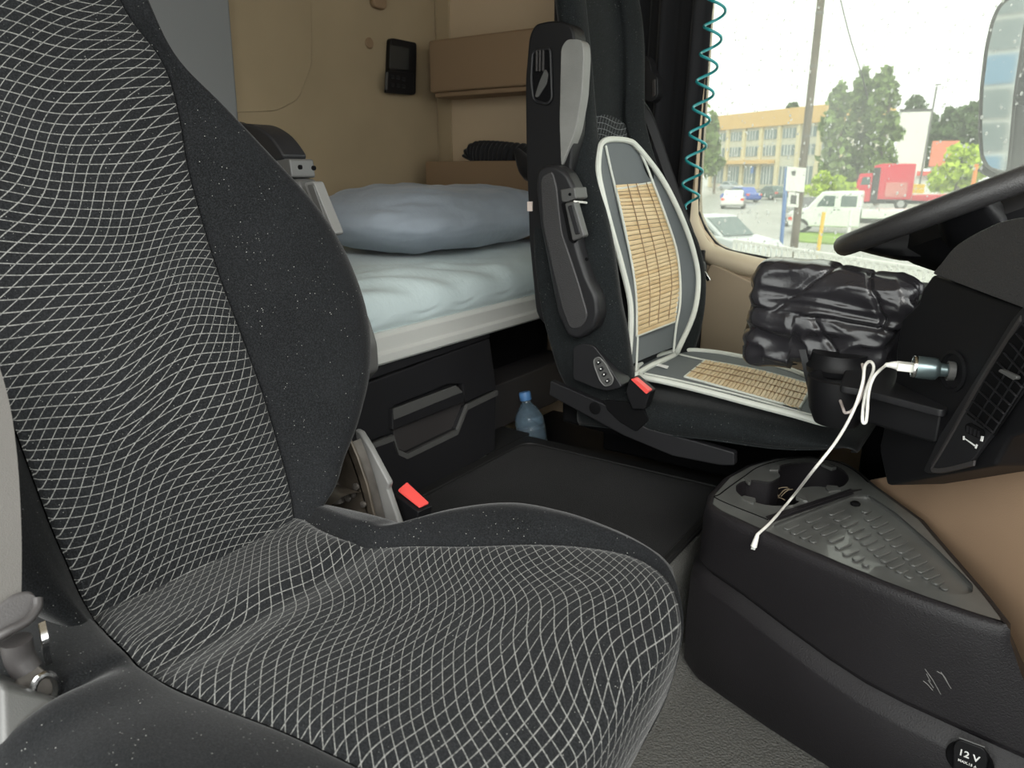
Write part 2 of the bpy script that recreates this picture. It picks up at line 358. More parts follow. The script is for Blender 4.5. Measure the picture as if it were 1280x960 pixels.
# ================================================================== wall fittings
cp = thing('wall_control_panel', 'black control unit with small grey display on the beige rear wall', 'control panel', (-1.79, 1.97, 1.17))
def Xp(q, v): return [X(*p, v) for p in q]
prism('housing', rpoly(Xp([(483, 48), (515, 54), (514, 119), (480, 116)], -1.8), .012), (.022, 0, 0), m_blk, cp, bev=.003)
prism('screen', Xp([(487, 56), (511, 60), (510, 88), (486, 85)], -1.777), (.003, 0, 0), m_screen, cp, bev=.001)
prism('lower_flap', rpoly(Xp([(482, 88), (515, 92), (514, 119), (480, 116)], -1.778), .006), (.008, 0, 0), m_blk, cp, bev=.002)
for px, py in ((490, 96), (497, 97), (504, 99), (490, 106), (497, 107), (504, 108)):
    c = X(px, py, -1.770); box('button', c-[.0, .007, .005], c+[.004, .007, .005], m_blk2, cp, bev=.001)
prism('status_strip', Xp([(482, 90), (485, 90), (484, 112), (481, 112)], -1.769), (.001, 0, 0), m_gry, cp, bev=0)
c = X(461, 54, -1.8); tag(lathe('wall_cap', [(.016, 0), (.017, .004), (.014, .007), (0, .0075)], c, m_tan2, axis=(1, 0, 0)), 'small round tan cap on the rear wall beside the control unit', 'cap')
c = X(470, 2, -1.8); h = thing('coat_hook', 'tan coat hook high on the rear wall above the round cap', 'hook', c-[0, 0, .03])
prism('hook_plate', rpoly([c+[0, -.033, .04], c+[0, .033, .04], c+[0, .03, -.022], c+[0, -.03, -.022]], .02), (.02, 0, 0), m_tan2, h, bev=.005)
# side wall storage compartments
s1 = thing('upper_wall_compartment', 'plain tan storage box on the side wall above the bunk foot', 'storage box', (-1.5, 2.1, 1.17))
box('body', (-1.725, 2.04, 1.175), (-1.05, 2.165, 1.335), m_tan2, s1, bev=.008)
box('lower_lip', (-1.715, 2.055, 1.160), (-1.05, 2.16, 1.176), m_tan2, s1, bev=.004)
s2 = thing('lower_wall_tray', 'tan open tray on the side wall just above the pillow', 'tray', (-1.4, 2.1, .70))
box('front_board', (-1.745, 2.03, .74), (-1.02, 2.05, .955), m_tan2, s2, bev=.004)
box('bottom_board', (-1.745, 2.05, .74), (-1.02, 2.165, .76), m_tan2, s2, bev=.002)
bk = [Y(px, py, 2.09) for px, py in ((594, 196), (598, 190), (620, 190), (650, 193), (700, 198))]
P = cr(bk, 40); rr = [.045+.003*math.cos(i*math.pi) for i in range(40)]; rr[0] = .03
o = tube('ribbed_cushion_roll', P-[0, 0, .012], rr, m_curtain, n=18); tag(o, 'black ribbed roll lying in the tan side wall tray', 'ribbed roll')
tag(tube('black_pouch', [(-1.36, 2.02, .985), (-1.30, 2.0, .93), (-1.22, 1.98, .90)], [.01, .035, .03], m_curtain, n=12, res=8), 'small dark cloth bundle between pillow and driver seat', 'bundle')

# ================================================================== bunk
MT = .700
prof = [(-1.098, .596), (-1.086, .615), (-1.086, .645), (-1.100, .672), (-1.14, .690), (-1.22, .697), (-1.35, .700), (-1.55, .702), (-1.70, .703), (-1.795, .700)]
prof = cr([(x, 0, z) for x, z in prof], 70)
ys = np.linspace(-.06, 2.14, 240); Gd = np.zeros((240, 70, 3))
for i, y in enumerate(ys):
    for j, p in enumerate(prof):
        x, z = p[0], p[2]
        # arcs of pulled cloth near the front edge, fading to the back
        d = 1/(1+math.exp((-x-1.32)*-14)) if False else max(0, min(1, (x+1.42)/.22))
        r = math.hypot((x+1.02)*1.1, (y-1.05)*.55); a = .0055*math.sin(r*85+2.0*noise.noise((x*5, y*5, 0)))*max(0, min(1, (1.75-y)*3))
        w = .013*noise.noise((x*4+y*2.2, y*3.5, 1)) + .0045*noise.noise((x*16-y*10, y*7, 5))
        r2 = math.hypot((x+1.25), (y-1.62)*.8); a2 = .006*math.exp(-((r2-.13)/.018)**2)*(1 if x > -1.35 else .3)
        q = d*(a+a2)+w*(.4+.6*d); edge = min(1, j/10)
        nx = 1 if j < 12 else 0
        Gd[i, j] = (x+q*.6*nx*edge, y, z+q*edge)
vs, fs = gridmesh(Gd); n0 = len(vs)
fs += [tuple(range(70)), tuple(range(239*70, 240*70))[::-1], tuple([i*70 for i in range(240)]+[i*70+69 for i in range(239, -1, -1)])]
tag(mk('mattress', vs, fs, m_sheet, ang=60), 'bunk mattress under a wrinkled pale sheet', 'mattress')
bf = thing('bunk_frame', 'pale aluminium front rail and base carrying the bunk mattress', 'bed frame', (-1.4, 1.05, .50))
rail = [(-1.115, .530), (-1.078, .530), (-1.072, .536), (-1.072, .553), (-1.080, .558), (-1.080, .588), (-1.088, .597), (-1.115, .597)]
prism('front_rail', [(x, .0, z) for x, z in rail], (0, 2.12, 0), m_rail, bf, bev=.0015)
box('base_board', (-1.78, -.02, .555), (-1.116, 2.14, .594), m_blk2, bf, bev=.002)
# pillow
def pillow():
    c = np.array([-1.45, 1.75, .785]); hx, hy, hz = .24, .39, .095; n, m = 90, 60; rows = []
    for i in range(m+1):
        ph = -math.pi/2+math.pi*i/m; row = []
        for j in range(n):
            th = 2*math.pi*j/n; sg = lambda v, e: math.copysign(abs(v)**e, v)
            cx = sg(math.cos(th), .62); sy = sg(math.sin(th), .62); cp_ = abs(math.cos(ph))**.50; z = sg(math.sin(ph), 1.15)
            p = np.array([cx*hx*cp_, sy*hy*cp_, z*hz])
            fall = 1-.30*max(0, -p[0]/hx)*0
            k = noise.noise((p[0]*3+p[1]*2, p[1]*3-p[0]*2, z))*.012 + noise.noise(((p[0]+p[1])*11, (p[1]-p[0])*5, z*2))*.010
            k += .012*abs(noise.noise(((p[0]-p[1]*.8)*16, (p[1]+p[0])*5, z*3)))
            edge = cp_**2
            p = p*(1+.0*k); p[2] += k*(.3+.7*abs(z)); p[0] += k*.5*cx; p[1] += k*.5*sy
            if z < 0: p[2] *= .85
            row.append(c+p)
        rows.append(row)
    G_ = np.array(rows); vs, fs = gridmesh(G_, True); fs += [tuple(range(n))[::-1], tuple(range(m*n, (m+1)*n))]
    return mk('pillow', vs, fs, m_pillow, ang=180)
pl = pillow(); tag(pl, 'plump blue-grey pillow lying at the far end of the bunk', 'pillow')

# ================================================================== storage cabinet under the bunk
XC = -1.09
cb = thing('under_bunk_cabinet', 'black storage unit with a wide pull handle beneath the bunk rail', 'cabinet', (-1.25, 1.1, .2))
box('body', (-1.40, .60, .205), (-1.105, 1.485, .527), m_blk2, cb, bev=.003)
def Xc(q, v=XC): return [X(*p, v) for p in q]
prism('top_strip', Xc([(380, 505), (380, 478), (465, 453), (610, 410), (613, 422), (465, 474)]), (-.02, 0, 0), m_blk2, cb, bev=.003)
prism('upper_panel', Xc([(380, 508), (465, 477), (612, 423), (621, 486), (582, 503), (578, 480), (560, 480), (492, 508), (491, 541), (461, 551), (380, 586)]), (-.02, 0, 0), m_blk2, cb, bev=.003, label='upper cover panel around the handle')
lw = prism('drawer_front', Xc([(380, 592), (461, 557), (490, 546), (496, 563), (508, 568), (571, 537), (583, 508), (621, 490), (619, 562), (540, 613), (461, 650), (380, 690)], XC+.004), (-.03, 0, 0), m_blk2, cb, bev=.004)
P = Xc([(380, 590), (461, 556), (491, 545), (497, 563), (508, 568), (571, 538), (583, 507), (621, 489)], XC+.004)
ribbon('light_edge', [p+[.0, 0, -.004] for p in P], (0, .0, .0065), .008, m_gry, lw)
prism('handle_recess', Xc([(492, 541), (497, 562), (508, 566), (571, 536), (581, 505), (578, 482), (492, 510)], XC-.012), (-.02, 0, 0), m_mgry, cb, bev=.004)
hb = prism('handle', rpoly(Xc([(491, 512), (570, 482), (580, 492), (580, 503), (491, 538)], XC+.012), .004), (-.02, 0, 0), m_blk2, cb, bev=.003, label='wide pull bar')
prism('grip_face', Xc([(492, 511), (570, 482), (579, 490), (493, 525)], XC+.014), (-.004, 0, 0), m_gry, hb, bev=.001)
# dark niche right of the cabinet
nb = thing('under_bunk_niche', 'dark open storage niche under the bunk behind the driver seat', 'storage niche', (-1.25, 1.8, .2))
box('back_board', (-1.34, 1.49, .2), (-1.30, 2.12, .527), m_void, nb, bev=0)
box('lower_ledge', (-1.30, 1.49, .2), (-1.185, 2.12, .335), m_mgry, nb, bev=.004)

# ================================================================== floor mat and bottle
fm = thing('floor_mat', 'black carpet mat with rubber edge between the two seats', 'mat', (-.77, 1.3, .198))
prism('rubber_base', rpoly([(-1.085, .97, .198), (-.468, .97, .198), (-.468, 1.66, .198), (-1.085, 1.66, .198)], .02), (0, 0, .007), m_matr, fm, bev=.002)
prism('carpet', rpoly([(-1.045, .99, .205), (-.485, .99, .205), (-.485, 1.60, .205), (-1.045, 1.60, .205)], .04), (0, 0, .003), m_matc, fm, bev=.001)
P = rpoly([(-1.055, .98, .206), (-.475, .98, .206), (-.475, 1.612, .206), (-1.055, 1.612, .206)], .045, 6); tube('edge_bead', P+[P[0]], .0035, m_matr, fm, n=6)
struct(mk('trim_9', *bxvf((-1.30, 1.672, 0), (.1, 2.165, .105)), m_blk))
struct(mk('trim_10', *bxvf((-1.30, 1.486, .198), (-1.086, 1.68, .205)), m_matr))
bx_, by_, bz_ = -1.088, 1.722, .105
bax = (-.045, .004, .2)
wb2 = thing('water_bottle', 'clear plastic water bottle with a blue screw cap behind the far mat edge', 'bottle', (bx_, by_, bz_))
lathe('bottle_body', [(0, 0), (.038, .002), (.043, .012), (.043, .06), (.041, .064), (.043, .068), (.043, .105), (.041, .109), (.043, .115), (.040, .135), (.030, .155), (.018, .170), (.0135, .178), (.0135, .190)], (bx_, by_, bz_), m_pet, wb2, n=32, axis=bax, ang=60)
cpn = [(.0165, .184), (.0172, .186), (.0172, .204), (.0155, .208), (0, .2085)]
lathe('cap', cpn, (bx_, by_, bz_), m_blue, wb2, n=28, axis=bax)
lathe('water', [(0, .003), (.040, .006), (.041, .10), (0, .10)], (bx_, by_, bz_), MAT('water', (.28, .36, .42), .02, trans=.9), wb2, n=24, axis=bax)

# ================================================================== curtain, coil cable
rows = []
nf = 90
for zi, z in enumerate(np.linspace(.46, 1.76, 16)):
    row = []
    for i in range(nf):
        t = i/(nf-1); xr = -.797+.02*math.exp(-((z-.75)/.2)**2)*0 + (.045*(z-.85) if z > .85 else 0); x = -1.28+(xr+1.28)*t
        row.append((x, 2.075+.022*math.sin(t*30+z*1.2)+.010*math.sin(t*71+2*z)+.012*noise.noise((t*6, z*2, 0)), z))
    rows.append(row)
for sgn in (1,):
    G_ = np.array(rows); vs, fs = gridmesh(G_); k = len(vs); vs += [(x, y+.004, z) for x, y, z in vs]; fs += [tuple(i+k for i in f[::-1]) for f in fs]
o = mk('curtain', vs, fs, m_curtain, ang=180); tag(o, 'black pleated curtain drawn back beside the driver side window', 'curtain')
a, b_ = Y(905, -60, 2.00), Y(860, 262, 2.00); n = 330; P = []
for i in range(n):
    t = i/(n-1); q = t*2*math.pi*9.6; rr_ = .024*min(1, (1-t)*14+.25)
    P.append(a+(b_-a)*t+np.array([math.cos(q)*rr_, math.sin(q)*rr_, 0]))
o = tube('coiled_cable', P, .0037, m_teal, n=8, ang=180); tag(o, 'teal coiled plastic cable hanging in front of the black curtain', 'coiled cable')
# ================================================================== passenger seat (near)
SL, X0, ZJ = .30, -.80, .45
def back_x(z): return X0-SL*(z-.45)
ps = thing('passenger_seat', 'large near seat in black velour with a wavy white net pattern, passenger side', 'seat', (-.55, .48, 0))
YC = .478
#      z     seam-  seam+  far half  near half
BR = [(.395, .125, .130, .150, .150), (.435, .138, .140, .165, .165), (.47, .145, .147, .212, .19), (.505, .148, .150, .240, .22), (.55, .152, .150, .280, .25), (.62, .155, .148, .328, .29), (.70, .158, .142, .352, .32),
      (.79, .160, .134, .340, .33), (.86, .162, .132, .303, .30), (.93, .162, .134, .252, .26), (1.00, .160, .143, .202, .21), (1.06, .150, .140, .156, .17), (1.12, .115, .108, .137, .14), (1.20, .10, .10, .130, .135), (1.32, .10, .10, .135, .135), (1.45, .10, .10, .13, .13)]
def P_(z, y, d): return (back_x(z)+d*.958, YC+y, z+d*.287)
pan, farb, nearb = [], [], []
for z, sm, sp, wf, wn in BR:
    kf = min(1, (wf-sp)/.16); kn = min(1, (wn-sm)/.16)
    lum = .012*math.exp(-((z-.62)/.1)**2)
    pan.append([P_(z, -sm, .0), P_(z, -sm*.93, .004+lum*.4), P_(z, -sm*.5, .004+lum), P_(z, 0, .003+lum), P_(z, sp*.5, .004+lum), P_(z, sp*.93, .004+lum*.4), P_(z, sp, .0)])
    def bol(s, w, k, sg):
        return [P_(z, sg*s, -.004), P_(z, sg*(s+.02*min(1, k+.2)), .007+.010*k), P_(z, sg*(s+.45*(w-s)), .010+.045*k), P_(z, sg*(s+.78*(w-s)), .012+.056*k), P_(z, sg*w, .02*k+.005), P_(z, sg*(w-.004), -.045), P_(z, sg*(w-.05*k-.01), -.10), P_(z, sg*(s*.4), -.125)]
    farb.append(bol(sp, wf, kf, 1)); nearb.append(bol(sm, wn, kn, -1))
loft('backrest_panel', pan, 110, 40, m_net, ps, uv=lambda v: (v[1]-YC, (1.5-v[2])*1.044), ang=180, label='wavy net patterned backrest centre')
for nm, R_ in (('backrest_bolster', farb), ('backrest_bolster', nearb)): loft(nm, R_, 90, 44, m_vel, ps, ang=180)
rows = [[P_(z, q*.11, -.126-.01*(1-abs(q))) for q in (-1, -.5, 0, .5, 1)] for z in (.40, .8, 1.2, 1.45)]
loft('backrest_shell', rows, 8, 9, m_blk2, ps)
# cushion:  x, near outer, near crest(y,z), near seam(y,z), far seam(y,z), far crest(y,z), far outer(y,z)
CU = [(-.860, .17, (.25, .435), (.345, .43), (.635, .43), (.665, .445), (.70, .40)),
      (-.800, .17, (.25, .445), (.338, .44), (.632, .443), (.662, .455), (.70, .41)),
      (-.740, .165, (.24, .452), (.326, .448), (.616, .449), (.650, .464), (.70, .41)),
      (-.690, .16, (.23, .456), (.318, .452), (.606, .455), (.642, .470), (.70, .41)),
      (-.668, .160, (.225, .448), (.315, .450), (.608, .455), (.646, .470), (.70, .41)),
      (-.640, .155, (.22, .476), (.313, .452), (.612, .455), (.652, .470), (.71, .41)),
      (-.590, .15, (.215, .480), (.312, .455), (.640, .458), (.705, .482), (.77, .42)),
      (-.530, .15, (.21, .490), (.318, .458), (.675, .460), (.755, .488), (.81, .43)),
      (-.460, .15, (.21, .495), (.328, .460), (.725, .462), (.778, .487), (.82, .43)),
      (-.400, .15, (.21, .495), (.334, .460), (.752, .464), (.784, .483), (.82, .43)),
      (-.345, .15, (.21, .490), (.338, .460), (.757, .468), (.776, .480), (.81, .43)),
      (-.300, .15, (.21, .485), (.340, .458), (.742, .469), (.755, .476), (.79, .43)),
      (-.268, .16, (.22, .47), (.340, .453), (.716, .466), (.726, .468), (.76, .42)),
      (-.247, .17, (.23, .45), (.338, .442), (.688, .455), (.696, .452), (.73, .40)),
      (-.238, .18, (.24, .42), (.335, .418), (.665, .432), (.672, .428), (.70, .37)),
      (-.240, .19, (.25, .37), (.33, .375), (.635, .385), (.642, .380), (.67, .34)),
      (-.262, .20, (.26, .31), (.33, .31), (.60, .315), (.608, .31), (.64, .29))]
pan, farb, nearb, vl = [], [], [], []
arc = 1.12; last = None
for k, (x, no, nc_, ns, fse, fc, fo) in enumerate(CU):
    k -= 1 if k > 3 else 0
    dip = -.009*math.exp(-((x+.635)/.022)**2) if x < -.3 else 0
    pr_ = lambda t: (x-(.0 if k < 11 else 0), ns[0]+(fse[0]-ns[0])*t, ns[1]+(fse[1]-ns[1])*t)
    row = []
    for t in (0, .06, .25, .5, .75, .94, 1):
        p = list(pr_(t)); p[2] += (.006 if 0 < t < 1 else 0)+dip*(1 if 0 < t < 1 else .3)-.010*(4*t*(1-t))*(.6 if k < 9 else .2)
        if k >= 10: p[0] += .010*(4*t*(1-t))
        row.append(tuple(p))
    pan.append(row)
    back = .0 if k < 11 else (k-10)*.006
    farb.append([(x, fse[0], fse[1]-.004), (x, fse[0]+.012*min(1, (fc[0]-fse[0])*30), fse[1]+.007), (x-back*.5, (fse[0]+fc[0])/2+.004, (fse[1]+fc[1])/2+.008), (x-back, fc[0], fc[1]), (x-back*2, fc[0]+(fo[0]-fc[0])*.7, fc[1]-.016), (x-back*3, fo[0], fo[1]), (x-back*3, fo[0]-.005, fo[1]-.06), (x-back*3, fo[0]-.06, fo[1]-.12)])
    nearb.append([(x, ns[0], ns[1]-.004), (x, ns[0]-.010, ns[1]+.007), (x-back*.5, (ns[0]+nc_[0])/2, (ns[1]+nc_[1])/2+.008), (x-back, nc_[0], nc_[1]), (x-back*2, no+.02, nc_[1]-.02), (x-back*3, no, nc_[1]-.07), (x-back*3, no+.01, nc_[1]-.12), (x-back*3, no+.07, nc_[1]-.17)])
def cuv(v): return (v[1]-YC, 1.10+(v[0]+.80)+max(0, .455-v[2])*1.0*(1 if v[0] > -.30 else 0))
loft('seat_panel', pan, 130, 60, m_net, ps, uv=cuv, ang=180, label='wavy net patterned cushion centre')
loft('seat_bolster', farb, 100, 40, m_vel, ps, ang=180)
loft('seat_bolster', nearb, 100, 40, m_vel, ps, ang=180)
box('seat_pan', (-.84, .21, .24), (-.30, .62, .40), m_blk, ps, bev=.02)
box('pedestal', (-.78, .25, 0), (-.38, .62, .245), m_blk, ps, bev=.02)
# side valance seen at the lower left corner
prism('side_valance', [(-.86, .12, .30), (-.70, .12, .41), (-.58, .12, .40), (-.42, .12, .36), (-.42, .12, .25), (-.86, .12, .25)], (0, .09, 0), m_gry, ps, bev=.008)
# grey bracket cover of belt anchor
prism('belt_anchor_cover', [X(0, 985, -.62), X(0, 850, -.66), X(84, 878, -.66), X(100, 915, -.62)], (-.10, .0, -.02), m_gry, ps, bev=.008)
# armrest of the near seat, folded up, seen beyond the far bolster
def Yp(q, v): return [Y(*p, v) for p in q]
ya = .83
ya += .05
ar = prism('armrest', rpoly(Yp([(300, 150), (316, 157), (345, 156), (368, 170), (389, 200), (362, 204), (345, 215), (300, 190)], ya), .02), (0, -.05, 0), m_blk2, ps, bev=.012, seg=4, label='black armrest pad standing up')
cl = prism('hinge_collar', rpoly(Yp([(353, 206), (362, 199), (392, 199), (395, 222), (374, 224), (362, 226)], ya+.002), .004), (0, -.05, 0), m_gry, ar, bev=.004, label='grey hinge collar with pin holes')
for px, py in ((374, 209), (391, 210)):
    c = Y(px, py, ya-.049); lathe('pin_hole', [(.0035, 0), (.0035, .004), (0, .004)], c, m_void, ar, n=12, axis=(0, 1, 0))
prism('armrest_arm', rpoly(Yp([(362, 226), (374, 222), (396, 224), (403, 240), (424, 298), (440, 345), (464, 400), (473, 430), (475, 462), (462, 475), (440, 470), (410, 380), (385, 300)], ya-.004), .008), (0, -.040, 0), m_gry, ps, bev=.006, seg=3)
prism('release_grip', rpoly(Yp([(379, 229), (392, 226), (399, 244), (419, 293), (408, 297)], ya-.050), .006), (0, .02, 0), m_lgry, ar, bev=.004, seg=3, label='light grey release grip')
prism('grip_groove', rpoly(Yp([(383, 231), (391, 230), (411, 287), (405, 290)], ya-.053), .004), (0, .006, 0), m_gry, ar, bev=.0015)
# recliner mechanism and grey side blade
yb = .80
prism('side_blade', Yp([(443, 537), (450, 541), (462, 560), (486, 605), (484, 612), (502, 665), (482, 668), (470, 640), (464, 605), (448, 570)], yb), (0, .012, 0), m_lgry, ps, bev=.003, label='light grey curved recliner cover')
mc = prism('recliner_plate', Yp([(440, 548), (450, 570), (462, 605), (470, 640), (480, 668), (400, 668), (395, 625), (425, 590)], yb-.03), (0, -.006, 0), m_mech, ps, bev=.002)
ribbon('plate_flange', Yp([(441, 552), (452, 580), (462, 612), (470, 645), (478, 668)], yb-.02), (0, .016, 0), .003, m_steel, mc, res=16)
for px, py, r in ((446, 608, .006), (436, 622, .006), (443, 618, .004), (455, 630, .005)):
    lathe('bolt', [(r, 0), (r, .004), (r*.5, .005), (0, .005)], Y(px, py, yb-.042), m_steel, mc, n=12, axis=(0, -1, 0))
loft('gear_housing', [[(x_, yb-.08+.06*math.cos(a), .40+.045*math.sin(a)) for a in np.linspace(0, math.pi, 8)] for x_ in (-.93, -.89, -.84, -.80)], 12, 14, m_mech, mc)
tube('recliner_rod', Yp([(412, 600), (420, 612), (424, 628)], .76), .010, m_steel, mc, n=12, res=8)
ribbon('spring_hook', Yp([(395, 628), (402, 622), (408, 640), (416, 652), (418, 662)], .74), (0, .004, 0), .0025, m_chrome, mc, res=16)
tube('tension_spring', [Y(402+i*.45, 622+i*1.1, .745)+np.array([math.cos(i*1.6)*.006, math.sin(i*1.6)*.006, 0]) for i in range(24)], .0018, m_steel, mc, n=6)
# buckle
bu = thing('seat_belt_buckle', 'black belt buckle with red release button beside the near seat', 'buckle', Y(500, 665, .86)-[0, 0, .0])
A_ = [(489, 622), (503, 603), (540, 634), (537, 642), (512, 668), (488, 668)]
bb = [Y(492, 618, .845), Y(523, 640, .835), Y(541, 632, .875), Y(510, 602, .885)]
dn = norm(np.array([-.10, -.10, -1.0]))*.085
prism('buckle_housing', rpoly(bb, .004), dn, m_blk, bu, bev=.004)
e = lambda s, t: bb[0]*(1-s)*(1-t)+bb[1]*s*(1-t)+bb[2]*s*t+bb[3]*(1-s)*t
up = np.array([0, 0, .0015])
prism('release_button', rpoly([e(.04, .22)+up, e(.93, .2)+up, e(.93, .86)+up, e(.04, .86)+up], .003), (0, 0, .003), m_red, bu, bev=.001)
box('buckle_stalk', Y(505, 668, .86)-[.012, .004, .12], Y(505, 668, .86)+[.012, .004, -.03], m_steel, bu, bev=.001)
# seat belt at the near edge
sb = thing('passenger_seat_belt', 'grey seat belt strap hanging at the near edge of the passenger seat', 'seat belt', (-.72, .25, .40))
P = [X(-60, 380, -.80), X(-26, 480, -.775), X(-12, 560, -.755), X(-6, 660, -.735), X(-6, 745, -.725), X(-8, 790, -.72)]
ribbon('strap', P, norm(X(28, 650, -.73)-X(2, 650, -.735))*.020, .0016, m_web, sb, res=24)
tg = prism('tongue_plate', rpoly([X(-20, 805, -.70), X(-10, 770, -.71), X(20, 745, -.71), (X(44, 742, -.705)), X(48, 758, -.70), X(40, 775, -.70), X(10, 800, -.69)], .008), (-.004, .0, .002), m_mgry, sb, bev=.0015, label='dark plastic tongue loop')
tube('loop_bar', [X(-20, 806, -.695), X(8, 790, -.69), X(34, 776, -.69), X(46, 760, -.695), X(47, 748, -.70)], .0045, m_mgry, tg, n=10, res=20)
tube('anchor_link', [X(20, 800, -.70), X(24, 820, -.70), X(34, 838, -.695)], .013, m_mgry, sb, n=12, res=8)
prism('anchor_plate', rpoly([X(10, 812, -.70), X(36, 822, -.695), X(70, 850, -.68), X(74, 868, -.68), X(46, 884, -.68), X(24, 866, -.69)], .012), (-.005, 0, 0), m_steel, sb, bev=.002)
cc = X(56, 862, -.675); P = [cc+np.array([0, math.cos(a)*.010, math.sin(a)*.015]) for a in np.linspace(0, 2*math.pi, 20)]
tube('anchor_ring', P, .0035, m_chrome, sb, n=8)
ribbon('tether_clip', [X(52, 778, -.73), X(56, 800, -.72), (X(57, 815, -.72)), X(61, 830, -.72)], (0, .003, 0), .003, m_chrome, sb, res=14)

# ================================================================== driver seat (far)
ds = thing('driver_seat', 'far driver seat in blue-black velour with folded armrest', 'seat', (-.6, 1.62, .198))
def bx2(z): return -.70-.20*(z-.46)
#      z     near   far
DR = [(.43, 1.43, 1.78), (.47, 1.41, 1.82), (.52, 1.39, 1.87), (.58, 1.38, 1.91), (.65, 1.37, 1.935), (.74, 1.37, 1.91), (.83, 1.38, 1.83), (.90, 1.395, 1.765), (.95, 1.41, 1.735), (1.03, 1.425, 1.715), (1.10, 1.43, 1.735), (1.18, 1.435, 1.76), (1.26, 1.44, 1.772), (1.34, 1.45, 1.76), (1.42, 1.47, 1.72), (1.47, 1.50, 1.67)]
def Q_(z, y, d): return (bx2(z)+d*.98, y, z+d*.196)
rows = []
for z, a, b_ in DR:
    c = (a+b_)/2; h = (b_-a)/2; k = max(0, min(1, (h-.14)/.12)); 
    dd = float(np.interp(z, [.9, 1.15], [1, .35])); ai = .035*(1-dd)/.65
    rows.append([Q_(z, a+.05+ai, -.13*dd), Q_(z, a+.005+ai*.7, -.09*dd), Q_(z, a, (-.02+.02*k)*dd), Q_(z, a+.02, .012+.04*k), Q_(z, a+.07, .012+.03*k), Q_(z, c-h*.5, .0), Q_(z, c, -.002), Q_(z, c+h*.5, .0), Q_(z, b_-.07, .012+.03*k), Q_(z, b_-.022, .026+.026*k), Q_(z, b_, .02+.0*k), Q_(z, b_-.005, -.09*dd), Q_(z, b_-.05, -.13*dd)])
loft('backrest', rows, 90, 70, m_dvel, ds, closed=True, caps=True, ang=180)
# patterned strip on the backrest between head rest and cover
rows = [[Q_(z, 1.44+(1.665-1.44)*t, .006+.006*math.sin(math.pi*t)+(.012 if t in (0, 1) else 0)*0) for t in (0, .25, .5, .75, 1)] for z in (.80, .88, .96, 1.00, 1.035)]
rows[-1] = [Q_(1.02+.02*math.sin(math.pi*t), 1.46+(1.655-1.46)*t, .008) for t in (0, .25, .5, .75, 1)]
loft('patterned_panel', rows, 20, 20, m_dvel_net, ds, uv=lambda v: (v[1]-1.6, (1.5-v[2])*1.02), ang=180, label='net patterned backrest strip')
# cushion
rows = []
for x, ya_, yb_, zt in ((-.80, 1.44, 1.86, .42), (-.72, 1.42, 1.87, .445), (-.62, 1.40, 1.88, .452), (-.48, 1.385, 1.88, .458), (-.34, 1.37, 1.86, .459), (-.26, 1.375, 1.83, .454), (-.215, 1.40, 1.78, .440), (-.20, 1.43, 1.72, .425), (-.215, 1.45, 1.70, .415)):
    zb_ = min(zt-.012, float(np.interp(x, [-.8, -.72, -.48, -.34, -.26, -.2], [.35, .365, .398, .412, .424, .43])))
    rows.append([(x, ya_+.05, zb_), (x, ya_+.010, zb_+.004), (x, ya_, (zb_+zt)/2), (x, ya_+.015, zt-.008), (x, ya_+.06, zt), (x, (ya_+yb_)/2, zt-.006), (x, yb_-.06, zt), (x, yb_-.015, zt-.008), (x, yb_, (zb_+zt)/2), (x, yb_-.010, zb_+.004), (x, yb_-.05, zb_)])
loft('cushion', rows, 50, 60, m_dvel, ds, closed=True, caps=True, ang=180)
# belt tower at the inboard side: black shell, grey insert, opening with belt
yt = 1.385
tw = prism('belt_tower', rpoly(Yp([(661, 45), (668, 30), (690, 25), (716, 29), (719, 60), (718, 150), (714, 205), (705, 300), (718, 430), (700, 425), (670, 395), (661, 300), (657, 180), (656, 100)], yt), .02), (0, .05, 0), m_blk, ds, bev=.010, seg=3)
prism('side_cushion', rpoly(Yp([(701, 60), (708, 49), (728, 49), (730, 70), (727, 120), (719, 165), (709, 190), (701, 211), (699, 150)], yt-.008), .015), (0, .03, 0), m_greylea, ds, bev=.010, seg=4, label='grey leatherette side pad')
fr = prism('belt_opening', rpoly(Yp([(666, 64), (688, 60), (690, 124), (684, 130), (667, 126), (664, 100)], yt-.003), .010), (0, .01, 0), m_void, tw, bev=.003)
P = rpoly(Yp([(666, 64), (688, 60), (690, 124), (684, 130), (667, 126), (664, 100)], yt-.004), .010); tube('opening_rim', P+[P[0]], .003, m_blk2, tw, n=8)
prism('belt_loop', rpoly(Yp([(681, 86), (685, 92), (683, 105), (672, 122), (668, 121), (674, 102)], yt-.006), .004), (0, .004, 0), m_gry, tw, bev=.001)
for k in range(3): 
    c = Yp([(671+k*4, 76)], yt-.005)[0]; box('guide_rib', c-[.002, .002, .02], c+[.002, .004, .02], m_mgry, tw, bev=.0008)
prism('tag_label', Yp([(659, 252), (665, 252), (665, 264), (659, 264)], yt-.004), (0, .003, 0), MAT('pale_tag', (.62, .52, .47), .6), ds, bev=0, label='small pale tag')
